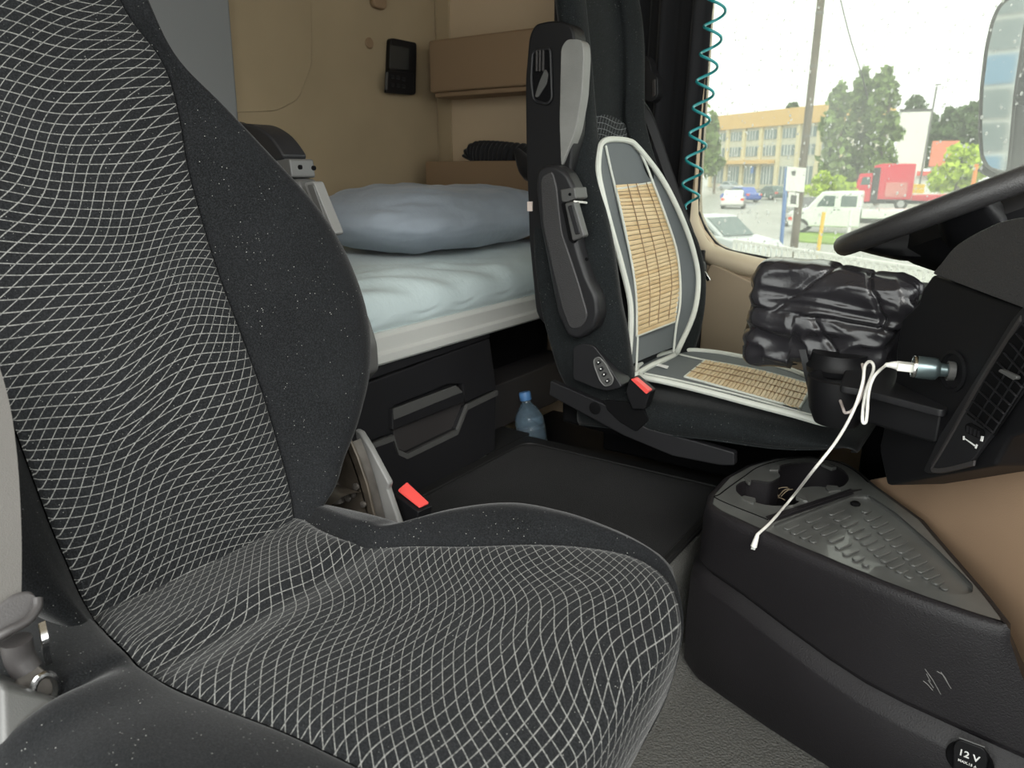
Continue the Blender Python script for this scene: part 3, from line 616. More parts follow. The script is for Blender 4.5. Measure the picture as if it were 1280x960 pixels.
# armrest folded up
yr = 1.34
ar2 = prism('armrest', rpoly(Yp([(670, 213), (681, 206), (694, 206), (708, 215), (719, 237), (713, 262), (722, 310), (733, 345), (746, 372), (748, 395), (742, 412), (722, 425), (708, 420), (697, 395), (684, 330), (675, 285), (669, 235)], yr), .012), (0, .045, 0), m_blk2, ds, bev=.009, seg=4, label='black armrest folded up')
prism('armrest_inlay', rpoly(Yp([(675, 222), (690, 212), (696, 235), (702, 290), (722, 350), (735, 395), (727, 410), (712, 412), (702, 385), (688, 325), (678, 280)], yr-.003), .012), (0, .006, 0), m_leath, ar2, bev=.003, seg=3)
cl2 = prism('hinge_collar', rpoly(Yp([(700, 237), (718, 234), (720, 248), (708, 253), (702, 252)], yr-.008), .003), (0, .05, 0), m_gry, ar2, bev=.003)
lathe('pin_hole', [(.003, 0), (.003, .003), (0, .003)], Y(712, 243, yr-.010), m_void, ar2, n=10, axis=(0, 1, 0))
prism('grip_slot', rpoly(Yp([(701, 254), (712, 252), (722, 298), (716, 305), (711, 300)], yr-.006), .004), (0, .01, 0), m_void, ar2, bev=.001)
prism('release_grip', rpoly(Yp([(705, 254), (718, 251), (731, 296), (715, 302)], yr-.012), .006), (0, .02, 0), m_gry, ar2, bev=.004, seg=3)
prism('grip_groove', rpoly(Yp([(709, 258), (715, 256), (725, 292), (719, 294)], yr-.014), .003), (0, .006, 0), m_blk2, ar2, bev=.0015)
lathe('pin_hole', [(.0035, 0), (.0035, .003), (0, .003)], Y(733, 324, yr-.006), m_void, ar2, n=10, axis=(0, 1, 0))
# control bracket
br = prism('control_bracket', rpoly(Yp([(716, 434), (728, 429), (742, 432), (754, 447), (778, 484), (760, 489), (745, 486), (716, 474)], 1.375), .008), (0, .05, 0), m_blk2, ds, bev=.006, seg=3, label='black seat control bracket with oval switch plate')
sp_ = prism('switch_plate', rpoly(Yp([(742, 449), (749, 446), (757, 455), (767, 474), (764, 481), (756, 483), (750, 476), (743, 458)], 1.371), .006), (0, .01, 0), m_gry, br, bev=.002)
P = rpoly(Yp([(742, 449), (749, 446), (757, 455), (767, 474), (764, 481), (756, 483), (750, 476), (743, 458)], 1.370), .006)
tube('plate_rim', P+[P[0]], .0012, m_lgry, br, n=6)
for px, py in ((748, 453), (751, 461), (755, 468), (759, 476)):
    c = Y(px, py, 1.368); prism('switch', rpoly([c+[-.007, 0, -.002], c+[.001, 0, .006], c+[.007, 0, .001], c+[-.001, 0, -.007]], .003), (0, .005, 0), m_blk2, br, bev=.001)
    lathe('switch_mark', [(.0016, 0), (.0016, .001), (0, .001)], c-[0, .001, 0], m_whitep, br, n=8, axis=(0, 1, 0))
# seat side trim and pedestal
prism('side_trim', rpoly(Yp([(688, 476), (720, 490), (770, 512), (810, 536), (870, 552), (918, 566), (918, 582), (900, 582), (840, 570), (780, 545), (730, 518), (686, 494)], 1.40), .004), (0, .02, 0), m_blk2, ds, bev=.005)
lathe('trim_hole', [(.013, 0), (.014, .002), (.010, .003), (0, .003)], Y(744, 510, 1.398), m_void, ds, n=20, axis=(0, -1, 0))
prism('trim_gap', rpoly(Yp([(755, 500), (800, 505), (812, 525), (795, 540), (775, 528), (758, 512)], 1.397), .006), (0, .01, 0), m_void, ds, bev=.002)
prism('under_seat_shade', [(-.86, 1.47, .34), (-.86, 1.47, .42), (-.50, 1.47, .41), (-.46, 1.47, .36), (-.52, 1.47, .33), (-.68, 1.47, .33)], (0, .36, 0), m_void, ds, bev=.01)  # near-black block paints the shade in the void under the cushion
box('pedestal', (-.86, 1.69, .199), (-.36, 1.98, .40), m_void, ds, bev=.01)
# driver belt
db = thing('driver_seat_belt', 'dark seat belt running down past the right side of the driver backrest', 'seat belt', Y(880, 350, 1.93))
P = [Q_(1.08, 1.70, .02), Y(812, 150, 1.78), Y(835, 215, 1.88), Y(858, 280, 1.96), Y(878, 335, 1.97)]
ribbon('strap', P, np.array([.008, .010, .0]), .0018, m_dweb, db, res=30)
tube('strap_edge', [p+np.array([.008, .010, 0]) for p in P], .0018, m_blk2, db, n=6, res=30)
prism('tongue', rpoly(Yp([(873, 325), (880, 328), (882, 340), (875, 337)], 1.955), .004), (0, .01, 0), m_blk2, db, bev=.002)
prism('tongue_plate', Yp([(876, 337), (882, 340), (888, 350), (884, 352), (880, 345)], 1.95), (0, .004, 0), m_chrome, db, bev=.001, label='chrome tongue plate')
gd = thing('belt_height_guide', 'black belt guide on the pillar right of the driver headrest', 'belt guide', Y(815, 120, 2.02))
prism('guide_body', rpoly(Yp([(806, 68), (812, 75), (815, 90), (822, 96), (822, 120), (815, 128), (806, 125)], 2.0), .01), (0, .04, 0), m_blk2, gd, bev=.006)
prism('guide_loop', rpoly(Yp([(815, 100), (819, 98), (819, 118), (815, 122)], 1.995), .004), (0, .006, 0), m_mgry, gd, bev=.001)
bu2 = thing('driver_belt_buckle', 'small buckle with bright red button beside the bamboo seat cover', 'buckle', Y(800, 500, 1.38))
prism('buckle_housing', rpoly(Yp([(786, 474), (792, 472), (813, 490), (806, 512), (790, 512), (782, 490)], 1.385), .004), (0, .03, 0), m_blk, bu2, bev=.003)
prism('release_button', rpoly(Yp([(788, 474), (793, 473), (812, 489), (808, 493)], 1.380), .003), (0, .016, 0), m_red, bu2, bev=.0015)

# ================================================================== bamboo seat cover
bc = thing('bamboo_seat_cover', 'grey mesh seat cover with bamboo slats on the driver seat', 'seat cover', (-.5, 1.62, .475))
OFF = .016
def PB(px, py, o=OFF): return onp(px, py, (1, 0, .2), -.70+.2*.46+o)
def PS(px, py, z=.481): return Z(px, py, z)
LE = [(749, 190), (748, 215), (755, 250), (766, 292), (778, 335), (788, 380), (788, 425), (785, 458)]
RE = [(797, 184), (822, 215), (840, 246), (857, 284), (868, 318), (873, 350), (868, 390), (850, 432)]
rows = []
for l, r in zip(LE, RE):
    kk = float(np.interp(l[1], [190, 215, 250, 300, 400, 458], [.1, .5, .85, 1, 1, .35])); a, b_ = PB(*l, OFF+.018*kk), PB(*r, OFF+.042*kk); rows.append([a*(1-t)+b_*t-np.array([1, 0, .2])*(.018*(1-t)+.042*t)*kk*(1-abs(2*t-1)**3) for t in (0, .12, .3, .5, .7, .88, 1)])
G_ = loftgrid(rows, 60, 30); vs, fs = gridmesh(G_); k = len(vs); vs += [(x-.004, y, z) for x, y, z in vs]; fs += [tuple(i+k for i in f[::-1]) for f in fs]
mk('back_mesh', vs, fs, m_mesh, bc, ang=180)
up_ = np.array([.004, 0, .001])
kf_ = lambda y: float(np.interp(y, [190, 215, 250, 300, 400, 458], [.1, .5, .85, 1, 1, .35]))
ed = [PB(785, 470, OFF+.01)]+[PB(*p, OFF+.006+.018*kf_(p[1])) for p in LE[::-1]]+[PB(*p, OFF+.005) for p in [(753, 178), (765, 174), (785, 176)]]+[PB(*p, OFF+.006+.042*kf_(p[1])) for p in RE]+[PB(*p, OFF+.012) for p in [(842, 444), (812, 458), (790, 472)]]
ribbon('back_binding', ed, np.array([0, .0, .0])+0, .001, m_piping, bc) if False else tube('back_binding', ed, .0065, m_piping, bc, n=8, res=120)
prism('top_flap', [PB(*p, OFF-.003) for p in [(750, 190), (755, 178), (768, 175), (786, 177), (797, 184)]], (.004, 0, 0), m_mesh, bc, bev=0)
tube('inner_seam', [PB(*p, OFF+.004+.003*kf_(p[1])) for p in [(757, 182), (763, 210), (769, 235), (778, 275), (790, 330), (796, 370), (797, 420), (795, 468)]], .0028, m_piping, bc, n=6, res=50)
tube('inner_seam', [PB(*p, OFF+.006+.026*kf_(p[1])) for p in [(799, 188), (808, 207), (817, 230), (832, 270), (845, 310), (850, 345), (850, 380), (845, 410), (842, 440)]], .0028, m_piping, bc, n=6, res=50)
BL = [(769, 231), (778, 272), (789, 325), (795, 368), (796, 420)]; BRr = [(816, 228), (831, 268), (844, 310), (849, 350), (843, 402)]
def slats(A, B, n, nv, th=.003):
    sh = []
    for i in range(n):
        t0, t1 = i/n+.06/n, (i+1)/n-.06/n
        f = lambda C, t: np.array([np.interp(t, np.linspace(0, 1, len(C)), C[:, k]) for k in range(3)])
        a0, a1, b0, b1 = f(A, t0), f(A, t1), f(B, t0), f(B, t1); j = random.uniform(-.0006, .0012); v = np.array(nv)
        m0, m1 = (a0+a1)/2, (b0+b1)/2; vs = [a0, b0, b1, a1, a0+v*(th*.5+j), b0+v*(th*.5+j), b1+v*(th*.5+j), a1+v*(th*.5+j), m0+v*(th+j), m1+v*(th+j)]
        fs = [(0, 3, 2, 1), (0, 1, 5, 4), (2, 3, 7, 6), (4, 5, 9, 8), (8, 9, 6, 7), (0, 4, 8, 7, 3), (1, 2, 6, 9, 5)]
        mk('bamboo_slat', [tuple(p) for p in vs], fs, m_bam, bc, ang=60)
A = cr([PB(*p, OFF+.004+.006*kf_(p[1])) for p in BL], 60); B = cr([PB(*p, OFF+.004+.021*kf_(p[1])) for p in BRr], 60)
slats(A, B, 36, (.98, 0, .19))
for t in (.27, .50, .78):
    tube('binding_thread', [A[i]*(1-t)+B[i]*t+np.array([.0036, 0, .0008]) for i in range(0, 60, 3)], .0011, m_tan2, bc, n=5)
fr_ = [A[0], B[0]]; 
tube('panel_edge', list(A[::-3])+list(B[::3])+[B[-1], A[-1]], .003, m_piping, bc, n=6)
# seat half
SO = [(795, 462), (806, 452), (830, 443), (862, 439), (905, 443), (960, 455), (1005, 470), (1030, 487), (1047, 505), (1053, 520), (1047, 529), (1030, 530), (990, 519), (940, 506), (880, 490), (830, 478), (803, 472)]
so_ = [PS(*p) for p in SO]
prism('seat_mesh', cr(so_, 60, True), (0, 0, -.005), m_mesh, bc, bev=0)
so2 = cr([p+[0, 0, .002] for p in so_], 90, True); tube('seat_binding', list(so2)+[so2[0]], .0065, m_piping, bc, n=8)
A = cr([PS(*p, .483) for p in [(856, 471), (925, 490), (999, 511)]], 40); B = cr([PS(*p, .483) for p in [(881, 451), (945, 463), (1015, 482)]], 40)
slats(A, B, 30, (0, 0, 1))
for t in (.27, .52, .77): tube('binding_thread', [A[i]*(1-t)+B[i]*t+np.array([0, 0, .0036]) for i in range(0, 40, 3)], .0011, m_tan2, bc, n=5)
tube('panel_edge', [A[0], B[0], *B[5::5], B[-1], A[-1], *A[::-1][5::5], A[0]], .003, m_piping, bc, n=6)
tube('inner_seam', [PS(*p, .484) for p in [(806, 467), (850, 476), (925, 494), (1000, 515), (1035, 524)]], .0025, m_piping, bc, n=6, res=30)
tube('inner_seam', [PS(*p, .484) for p in [(845, 442), (881, 450), (945, 462), (1015, 481), (1030, 490)]], .0022, m_piping, bc, n=6, res=30)
prism('sewn_tag', [PS(*p, .484) for p in [(820, 457), (824, 455), (836, 458), (834, 461)]], (0, 0, .001), m_whitep, bc, bev=0)
kn = [Y(718, 252, 1.33), Y(735, 254, 1.40), Y(748, 260, 1.47), PB(755, 264, .03)]
tube('tie_cord', kn, .0024, m_cable, bc, n=8, res=24)
tube('cord_knot', [PB(755, 259, .03), PB(758, 264, .035), PB(754, 268, .03), PB(757, 273, .028)], .005, m_cable, bc, n=8, res=14)
# ================================================================== centre console box with cup holders
from mathutils.geometry import tessellate_polygon
ZT = .345
co = thing('centre_console', 'black floor console with cup holders and ribbed tray', 'console', (-.19, 1.3, 0))
near = [(-.421, 1.262), (-.408, 1.212), (-.380, 1.189), (-.312, 1.162), (-.235, 1.134), (-.157, 1.109), (-.10, 1.092), (-.046, 1.079), (.02, 1.070), (.052, 1.068)]
ext = [(.064, 1.074)]
lext = [(.09, 1.062), (.16, 1.056), (.16, 1.16)]
far = [(.064, 1.095), (.038, 1.155), (-.066, 1.366), (-.159, 1.479), (-.20, 1.54), (-.240, 1.577), (-.313, 1.571), (-.373, 1.519), (-.408, 1.441), (-.424, 1.357)]
ring = near+ext+far; lring = near[:-1]+lext+far[1:]
def zg(x): return float(np.interp(x, [-.43, -.32, -.12, .10, .2], [.236, .224, .182, .172, .17]))
def off_ring(R, d):
    c = np.array([-.18, 1.33]); out = []
    n = len(R)
    for i in range(n):
        a, b_, c_ = np.array(R[i-1]), np.array(R[i]), np.array(R[(i+1) % n]); t = c_-a; t /= np.linalg.norm(t); out.append(tuple(b_+np.array([t[1], -t[0]])*d))
    return out
def ringrow(R, zf): return [(x, y, zf(x)) for x, y in R]
mixr = lambda t: [(a[0]*(1-t)+b_[0]*t, a[1]*(1-t)+b_[1]*t) for a, b_ in zip(ring, lring)]
rows = [ringrow(off_ring(lring, -.004), lambda x: zg(x)-.004), ringrow(lring, lambda x: zg(x)), ringrow(mixr(.97), lambda x: zg(x)+.004), ringrow(mixr(.62), lambda x: zg(x)+.035), ringrow(mixr(.18), lambda x: max(.285, zg(x)+.05)), ringrow(off_ring(ring, -.001), lambda x: ZT-.02), ringrow(off_ring(ring, -.003), lambda x: ZT-.006), ringrow(off_ring(ring, -.009), lambda x: ZT), ringrow(off_ring(ring, -.016), lambda x: ZT)]
vs, fs = gridmesh(np.array(rows), True); mk('upper_body', vs, fs, m_cons, co, ang=50)
lo1 = off_ring(lring, .014)
rows = [ringrow(off_ring(lring, .004), lambda x: 0.001), ringrow(off_ring(lring, .014), lambda x: .02), ringrow(off_ring(lring, .016), lambda x: zg(x)*.5), ringrow(lo1, lambda x: zg(x)-.036), ringrow(off_ring(lring, .012), lambda x: zg(x)-.030), ringrow(off_ring(lring, -.007), lambda x: zg(x)-.009), ringrow(off_ring(lring, -.006), lambda x: zg(x)-.004)]
vs, fs = gridmesh(np.array(rows), True); fs.append(tuple(range(6*len(lring), 7*len(lring)))); mk('lower_body', vs, fs, m_cons, co, ang=30)
def plate(name, outer, holes, thick, mat, parent, **k):
    loops = [[Vector(p) for p in outer]]+[[Vector(p) for p in h] for h in holes]
    tris = tessellate_polygon(loops); allv = [tuple(p) for lp in loops for p in lp]; n = len(allv)
    vs = allv+[(x, y, z-thick) for x, y, z in allv]; fs = [tuple(t) for t in tris]+[tuple(i+n for i in t[::-1]) for t in tris]; o = 0
    for lp in loops:
        m = len(lp); fs += [(o+i, o+(i+1) % m, n+o+(i+1) % m, n+o+i) for i in range(m)]; o += m
    return mk(name, vs, fs, mat, parent, smooth=False, **k)
ZP = lambda L, z=ZT: [Z(px, py, z) for px, py in L]
hole = [(920, 609), (921, 606), (930, 601), (944, 600), (960, 602), (968, 600), (975, 595), (972, 590), (974, 583), (985, 579), (1000, 577), (1020, 577), (1040, 580), (1055, 588), (1061, 597), (1058, 604), (1050, 609), (1034, 609), (1020, 608), (1008, 609), (998, 612), (996, 619), (1000, 625), (994, 630), (984, 632), (966, 632), (948, 629), (930, 622), (921, 615)]
H_ = cr(ZP(hole), 80, True)
tray = [(966, 656), (1000, 643), (1066, 618), (1085, 618), (1120, 641), (1165, 680), (1216, 730), (1216, 741), (1200, 744), (1150, 735), (1100, 722), (1050, 704), (1005, 683), (975, 668)]
T_ = rpoly(ZP(tray), .008, 3)
deck = ringrow(off_ring(ring, -.0155), lambda x: ZT)
plate('top_deck', deck, [H_, T_], .004, m_constop, co)
rows = [[(x, y, z) for x, y, z in H_], [(x, y, ZT-.075) for x, y, z in H_]]
vs, fs = gridmesh(np.array(rows), True); fs.append(tuple(range(80, 160))); mk('cup_well', vs, fs, m_cons, co, ang=50)
rows = [[(x, y, ZT) for x, y, z in T_], [(x, y, ZT-.008) for x, y, z in T_]]
nT = len(T_); vs, fs = gridmesh(np.array(rows), True); fs.append(tuple(range(nT, 2*nT))); mk('tray_well', vs, fs, m_constop, co, ang=50)
tube('deck_seam', [p+np.array([0, 0, .0002]) for p in ZP([(960, 650), (897, 624), (901, 617), (930, 596), (950, 583), (985, 574), (1020, 573), (1050, 579), (1070, 590), (1085, 603)], ZT)], .0012, m_void, co, n=5, res=60)
prism('divider_step', ZP([(958, 647), (966, 653), (1068, 617), (1064, 610)], ZT+.0005), (0, 0, -.004), m_cons, co, bev=.001)
prism('divider_ridge', ZP([(957, 645), (1060, 612), (1078, 611), (1066, 614), (964, 649)], ZT+.002), (0, 0, -.004), m_cons, co, bev=.001)
for q in ([(960, 584), (962, 580), (974, 581), (975, 585), (973, 587), (962, 587)], [(925, 621), (930, 619), (944, 622), (945, 625), (942, 629), (933, 626)], [(930, 597), (933, 596), (939, 600), (938, 603), (935, 602)], [(1032, 609), (1034, 606), (1047, 607), (1051, 612), (1036, 614)], [(996, 617), (1000, 615), (1009, 621), (1010, 626), (1004, 625), (995, 621)], [(1026, 579), (1034, 578), (1046, 583), (1040, 585)]):
    prism('grip_tab', ZP(q, ZT+.003), (0, 0, -.007), m_constop, co, bev=.001)
# raised ribs on the tray
zb = ZT-.0075
def pad(c0, a, w):
    c0 = Z(*c0, zb); e1 = Z(c0_px[0]+a[0], c0_px[1]+a[1], zb)-c0
for (s, e, n_, hl) in (((1083, 640), (1180, 737), 13, 8.5), ((1045, 641), (1136, 722), 12, 8.5), ((1017, 650), (1082, 707), 8, 8.5), ((989, 659), (1016, 678), 4, 8.0)):
    for k in range(n_):
        t = k/(n_-1); px, py = s[0]+(e[0]-s[0])*t, s[1]+(e[1]-s[1])*t; h = hl*(1 if k < n_-2 else (.65 if k == n_-2 else .3))
        if (s[0], k) == (1083, 0): h *= .5
        a, b_ = Z(px-h*1.0, py+h*.42, zb), Z(px+h*1.0, py-h*.42, zb); dd = norm(b_-a); w = np.array([-dd[1], dd[0], 0])*.0052
        prism('tray_rib', rpoly([a-w, b_-w, b_+w, a+w], .0046, 3), (0, 0, .0034), m_constop, co, bev=.0009, seg=2)
lathe('drain_plug', [(.008, 0), (.009, .003), (.006, .006), (0, .0065)], Z(1069, 631, zb), m_void, co, n=18)
# 12 V socket flap near the lower right corner
def nearpt(px, py, d=0):
    # plane through the near side of the lower body around x = .05
    return onp(px, py, (.10, 1, 0), 1.066+.10*.05-.016-d)
so_c = nearpt(1212, 950)
tx = norm([1, -.10, 0]); 
sk = lathe('socket_recess', [(.027, -.002), (.029, .001), (.027, .003), (.025, .0015), (0, .0015)], so_c, m_void, co, n=32, axis=(-.10, -1, 0))
lid = prism('socket_flap', rpoly([nearpt(1199, 922, .003), nearpt(1231, 934, .003), nearpt(1236, 945, .003), nearpt(1230, 985, .003), nearpt(1192, 970, .003), nearpt(1192, 930, .003)], .006), (-.0004, -.004, 0), m_blk, co, bev=.0015)
tube('flap_hinge', [nearpt(1199, 922, .007), nearpt(1231, 934, .007)], .0012, m_gry, lid, n=6)
def lettering(txt, size, p, xdir, nrm, parent, mat=m_whitep, name='lettering', ext=.0003, kind=None, align='CENTER'):
    cu = bpy.data.curves.new(name, 'FONT'); cu.body = txt; cu.size = size; cu.extrude = ext; cu.align_x = align; cu.align_y = 'CENTER'; cu.resolution_u = 3; cu.offset = size*.018
    t_ = bpy.data.objects.new('tmp', cu); COL.objects.link(t_); dg = bpy.context.evaluated_depsgraph_get(); me = bpy.data.meshes.new_from_object(t_.evaluated_get(dg)); bpy.data.objects.remove(t_); me.materials.clear(); me.materials.append(mat); o = bpy.data.objects.new(name, me); COL.objects.link(o); o.parent = parent
    xd = Vector(xdir).normalized(); nd = Vector(nrm).normalized(); yd = nd.cross(xd)
    R = Matrix((xd, yd, nd)).transposed().to_4x4(); R.translation = Vector(p)-ORG[parent.name]; o.matrix_basis = R; return o
lettering('12 V', .0135, nearpt(1211, 945, .008), tx, (-.1, -1, 0), co)
lettering('MAX.15 A', .0052, nearpt(1209, 954.5, .008), tx, (-.1, -1, 0), co)
# light scratches on the near side
def upt(px, py): return onp(px, py, (.17, 1, 0), 1.064+.17*.09-.0073)
for q in ([(1156, 836), (1166, 850), (1176, 868)], [(1154, 851), (1160, 856), (1166, 863)], [(1160, 850), (1167, 860)], [(1171, 839), (1178, 843), (1184, 853), (1189, 861)], [(1176, 840), (1182, 848), (1187, 858)], [(1158, 842), (1163, 852)]):
    tube('scratch', [upt(*p) for p in q], .0006, m_lgry, co, n=4)

# ================================================================== dashboard
nD = norm([.79, .61, 0]); cD = .727/np.linalg.norm([.79, .61, 0])
def D(px, py, c=cD): return onp(px, py, nD, c)
def Dp(q, c): return [D(px, py, c) for px, py in q]
kp = thing('tan_knee_panel', 'smooth tan lower dash panel rising behind the floor console', 'dash panel', (0, 1.25, .1))
prism('panel', Dp([(1085, 600), (1165, 585), (1242, 570), (1262, 525), (1330, 550), (1400, 800), (1400, 1000), (1280, 960), (1230, 820), (1150, 700)], .795), nD*.03, m_tan, kp, bev=.004)
da = thing('dashboard', 'black dashboard side with air vent and padded grained top', 'dashboard', (0, 1.3, .3))
c1 = cD-.030
prism('side_panel', Dp([(1165, 343), (1330, 402), (1330, 520), (1262, 548), (1243, 583), (1165, 597), (1108, 607), (1098, 560), (1119, 470), (1119, 440), (1126, 399), (1147, 379), (1152, 362)], c1), nD*.30, m_blk, da, bev=.006)
box('lower_body', (-.12, 1.50, .05), (.45, 2.13, .56), m_void, da, bev=.01)
box('door_side_wing', (-.245, 1.80, .02), (.45, 2.13, .655), m_void, da, bev=.015)
box('main_body', (.12, 1.15, .2), (.86, 2.16, .80), m_blk2, da, bev=.03)
box('near_body', (.42, -.09, .42), (.86, 1.2, .80), m_blk2, da, bev=.03)
# padded top
hd = Dp([(1165, 342), (1176, 330), (1192, 309), (1215, 294), (1250, 277), (1280, 271), (1340, 268), (1340, 408)], c1-.016)
prism('padded_top', rpoly(hd, [.006, .01, .02, .02, .02, .02, .0, .0]), nD*.26, m_leath, da, bev=.012, seg=4, label='grained padded top')
# raised frame around vent and icons
tb = lambda nm, q, r, m, c=c1-.004, n=8: tube(nm, Dp(q, c), r, m, da, n=n)
vf = prism('vent_frame', rpoly(Dp([(1296, 372), (1272, 400), (1222, 480), (1180, 545), (1160, 588), (1166, 592), (1218, 580), (1244, 545), (1330, 420)], c1-.001), .008), -nD*.008, m_blk2, da, bev=.003)
ribbon('frame_edge', [D(*p, c1-.010) for p in [(1276, 398), (1226, 476), (1196, 530), (1176, 565), (1165, 585), (1180, 588), (1218, 579)]], (0, .001, .0035), .003, m_mgry, vf, res=40)
vc = c1-.010
prism('vent_opening', Dp([(1285, 398), (1262, 425), (1234, 472), (1209, 518), (1244, 545), (1268, 505), (1310, 440)], vc), -nD*.001, m_void, vf, bev=0)
for k in range(11):
    t = k/10; a = (1211+(1290-1211)*t, 514+(395-514)*t); b_ = (1244+(1318-1244)*t, 541+(430-541)*t)
    P = Dp([a, b_], vc-.002); prism('vent_slat', [P[0], P[1], P[1]+np.array([0, 0, .0025])-nD*.003, P[0]+np.array([0, 0, .0025])-nD*.003], -nD*.004, m_blk2, vf, bev=.0006)
for k in range(3):
    t = .3+.3*k; a = (1209+(1244-1209)*t, 518+(545-518)*t); b_ = (1285+(1318-1285)*t, 398+(430-398)*t); tube('vent_divider', Dp([a, b_], vc-.0015), .0012, m_blk2, vf, n=5)
prism('vent_slider', rpoly(Dp([(1253, 464), (1256, 461), (1276, 470), (1276, 474), (1272, 475)], vc-.006), .002), -nD*.006, m_gry, vf, bev=.0012, label='grey vent slider')
prism('thumb_wheel_well', rpoly(Dp([(1207, 531), (1213, 528), (1231, 538), (1231, 546), (1224, 548), (1207, 540)], vc), .004), -nD*.001, m_void, vf, bev=0)
for k in range(4): prism('thumb_wheel_rib', Dp([(1210+k*4.5, 532+k*2), (1212+k*4.5, 533+k*2), (1211+k*4.5, 541+k*2), (1209+k*4.5, 540+k*2)], vc-.001), -nD*.002, m_blk2, vf, bev=0)
for q in ([(1204, 545), (1206, 545), (1206, 550), (1204, 550)], [(1206, 547.5), (1219, 556), (1218.5, 558), (1206, 548.6)], [(1220.5, 555), (1222.5, 556), (1220.5, 561), (1218.8, 560)], [(1227, 545), (1230, 545.5), (1228.5, 552), (1225.5, 551)]):
    prism('vent_icon', Dp(q, vc-.0006), -nD*.0006, m_whitep, vf, bev=0)
# socket in the dash
sc_ = D(1192, 464, c1); lathe('socket_recess', [(.030, -.002), (.031, .003), (.026, .004), (.022, -.0015), (0, -.0015)], sc_-nD*.0, m_blk, da, n=32, axis=-nD)
lathe('socket_ring', [(.0135, -.001), (.0145, .008), (.0125, .009), (.011, .002), (0, .002)], sc_, m_gry, da, n=28, axis=norm([-1, -.28, .02]))
# small tray / drawer left of the socket
dt = thing('dash_tray', 'black shelf with rounded cup holder in front of the driver seat cushion', 'shelf', (-.15, 1.42, .5))
ztr = .588
prism('shelf', rpoly([Z(*p, ztr) for p in [(1180, 513), (1076, 486), (1050, 482), (1058, 458), (1100, 452), (1160, 452), (1200, 500)]], .01), (0, 0, -.012), m_blk2, dt, bev=.002)
prism('shelf_body', [Z(*p, ztr-.012) for p in [(1178, 517), (1078, 490), (1062, 470), (1160, 450), (1210, 500)]], (0, 0, -.05), m_blk, dt, bev=.006)
cc = Z(1052, 472, .583); lathe('cup_holder', [(.020, -.085), (.036, -.08), (.047, -.055), (.053, -.02), (.054, 0), (.050, .002), (.046, -.01), (.03, -.06), (0, -.06)], cc, m_blk, dt, n=36)
cc2 = Z(1042, 462, .590); lathe('holder_collar', [(.052, -.006), (.054, .004), (.048, .012), (.046, .030), (0, .030)], cc2+[-.004, .06, -.012], m_blk, dt, n=32)
prism('holder_back_plate', [Z(1010, 462, .575), Z(1060, 470, .575), Z(1120, 452, .575), Z(1020, 440, .575)], (0, 0, .008), m_blk, dt, bev=.005)
# glossy black bag
def bag():
    rows = []; n = 160
    xs = np.linspace(-.425, -.140, 90)
    for i, x in enumerate(xs):
        t = i/(len(xs)-1); d_ = min(t, 1-t)*.285; e = math.sqrt(max(0, 1-max(0, 1-d_/.028)**2)); e = .62+.38*e if 0 < t < 1 else .5

        cy = 1.475-.02*t; cz = .662+.006*math.sin(3*t)-.004*t; hy = .062; hz = (.100-.020*t)
        bot = -.012 if t < .35 else 0
        row = []
        for j in range(n):
            a = 2*math.pi*j/n; ca, sa = math.cos(a), math.sin(a); q = lambda v, p: math.copysign(abs(v)**p, v)
            nn_ = (abs(ca)**5+abs(sa)**5)**.2; yy = ca/nn_; zz = sa/nn_
            zs = .10-.16*t; k = 1
            if ca < 0 and zz < zs: k = .93
            gr = -.006*math.exp(-((zz-zs)/.045)**2) if ca < 0 else 0
            nz_ = noise.noise((x*6+zz*.5, zz*1.6-yy*.4, t*2))*.010+(.45-abs(noise.noise((x*7+zz*2.4, zz*2.2-x*6, 3 if zz > zs else 9)))**.6)*.014*(1-abs(2*t-1)**6)
            cr_ = -.008*math.exp(-(((t-.80)+.16*(zz-.5))/.016)**2)*(zz > zs)-.006*math.exp(-(((t-.34)-.35*(zz-.5))/.02)**2)*(zz > zs)-.006*math.exp(-(((t-.62)+.30*(zz+.5))/.02)**2)*(zz < zs)
            s = nz_+cr_+gr
            row.append((x+.010*noise.noise((zz*3, yy*3, 1))*(1 if i in range(2, 88) else 2)-(.034*t-.008)*max(0, min(1, .5-zz*2))+.010*(1-t)*(zz-.5), cy+yy*(hy*e*k+s), cz+zz*(hz*(e**.6)+s*.6)+(bot if zz < 0 else 0)))
        rows.append(row)
    G_ = np.array(rows); vs, fs = gridmesh(G_, True); fs += [tuple(range(n))[::-1], tuple(range(89*n, 90*n))]
    return mk('shiny_bag', vs, fs, m_bag, ang=180)
bg_ = bag(); tag(bg_, 'crumpled shiny black fabric bag resting on the dash shelf cup holder', 'bag')
ribbon('bag_strap', [Y(1003, 437, 1.405), Y(1006, 450, 1.40), Y(1010, 470, 1.40), Y(1015, 491, 1.405)], np.array([.006, 0, .001]), .0015, m_blk2, bg_, res=14, label='dangling flat strap')
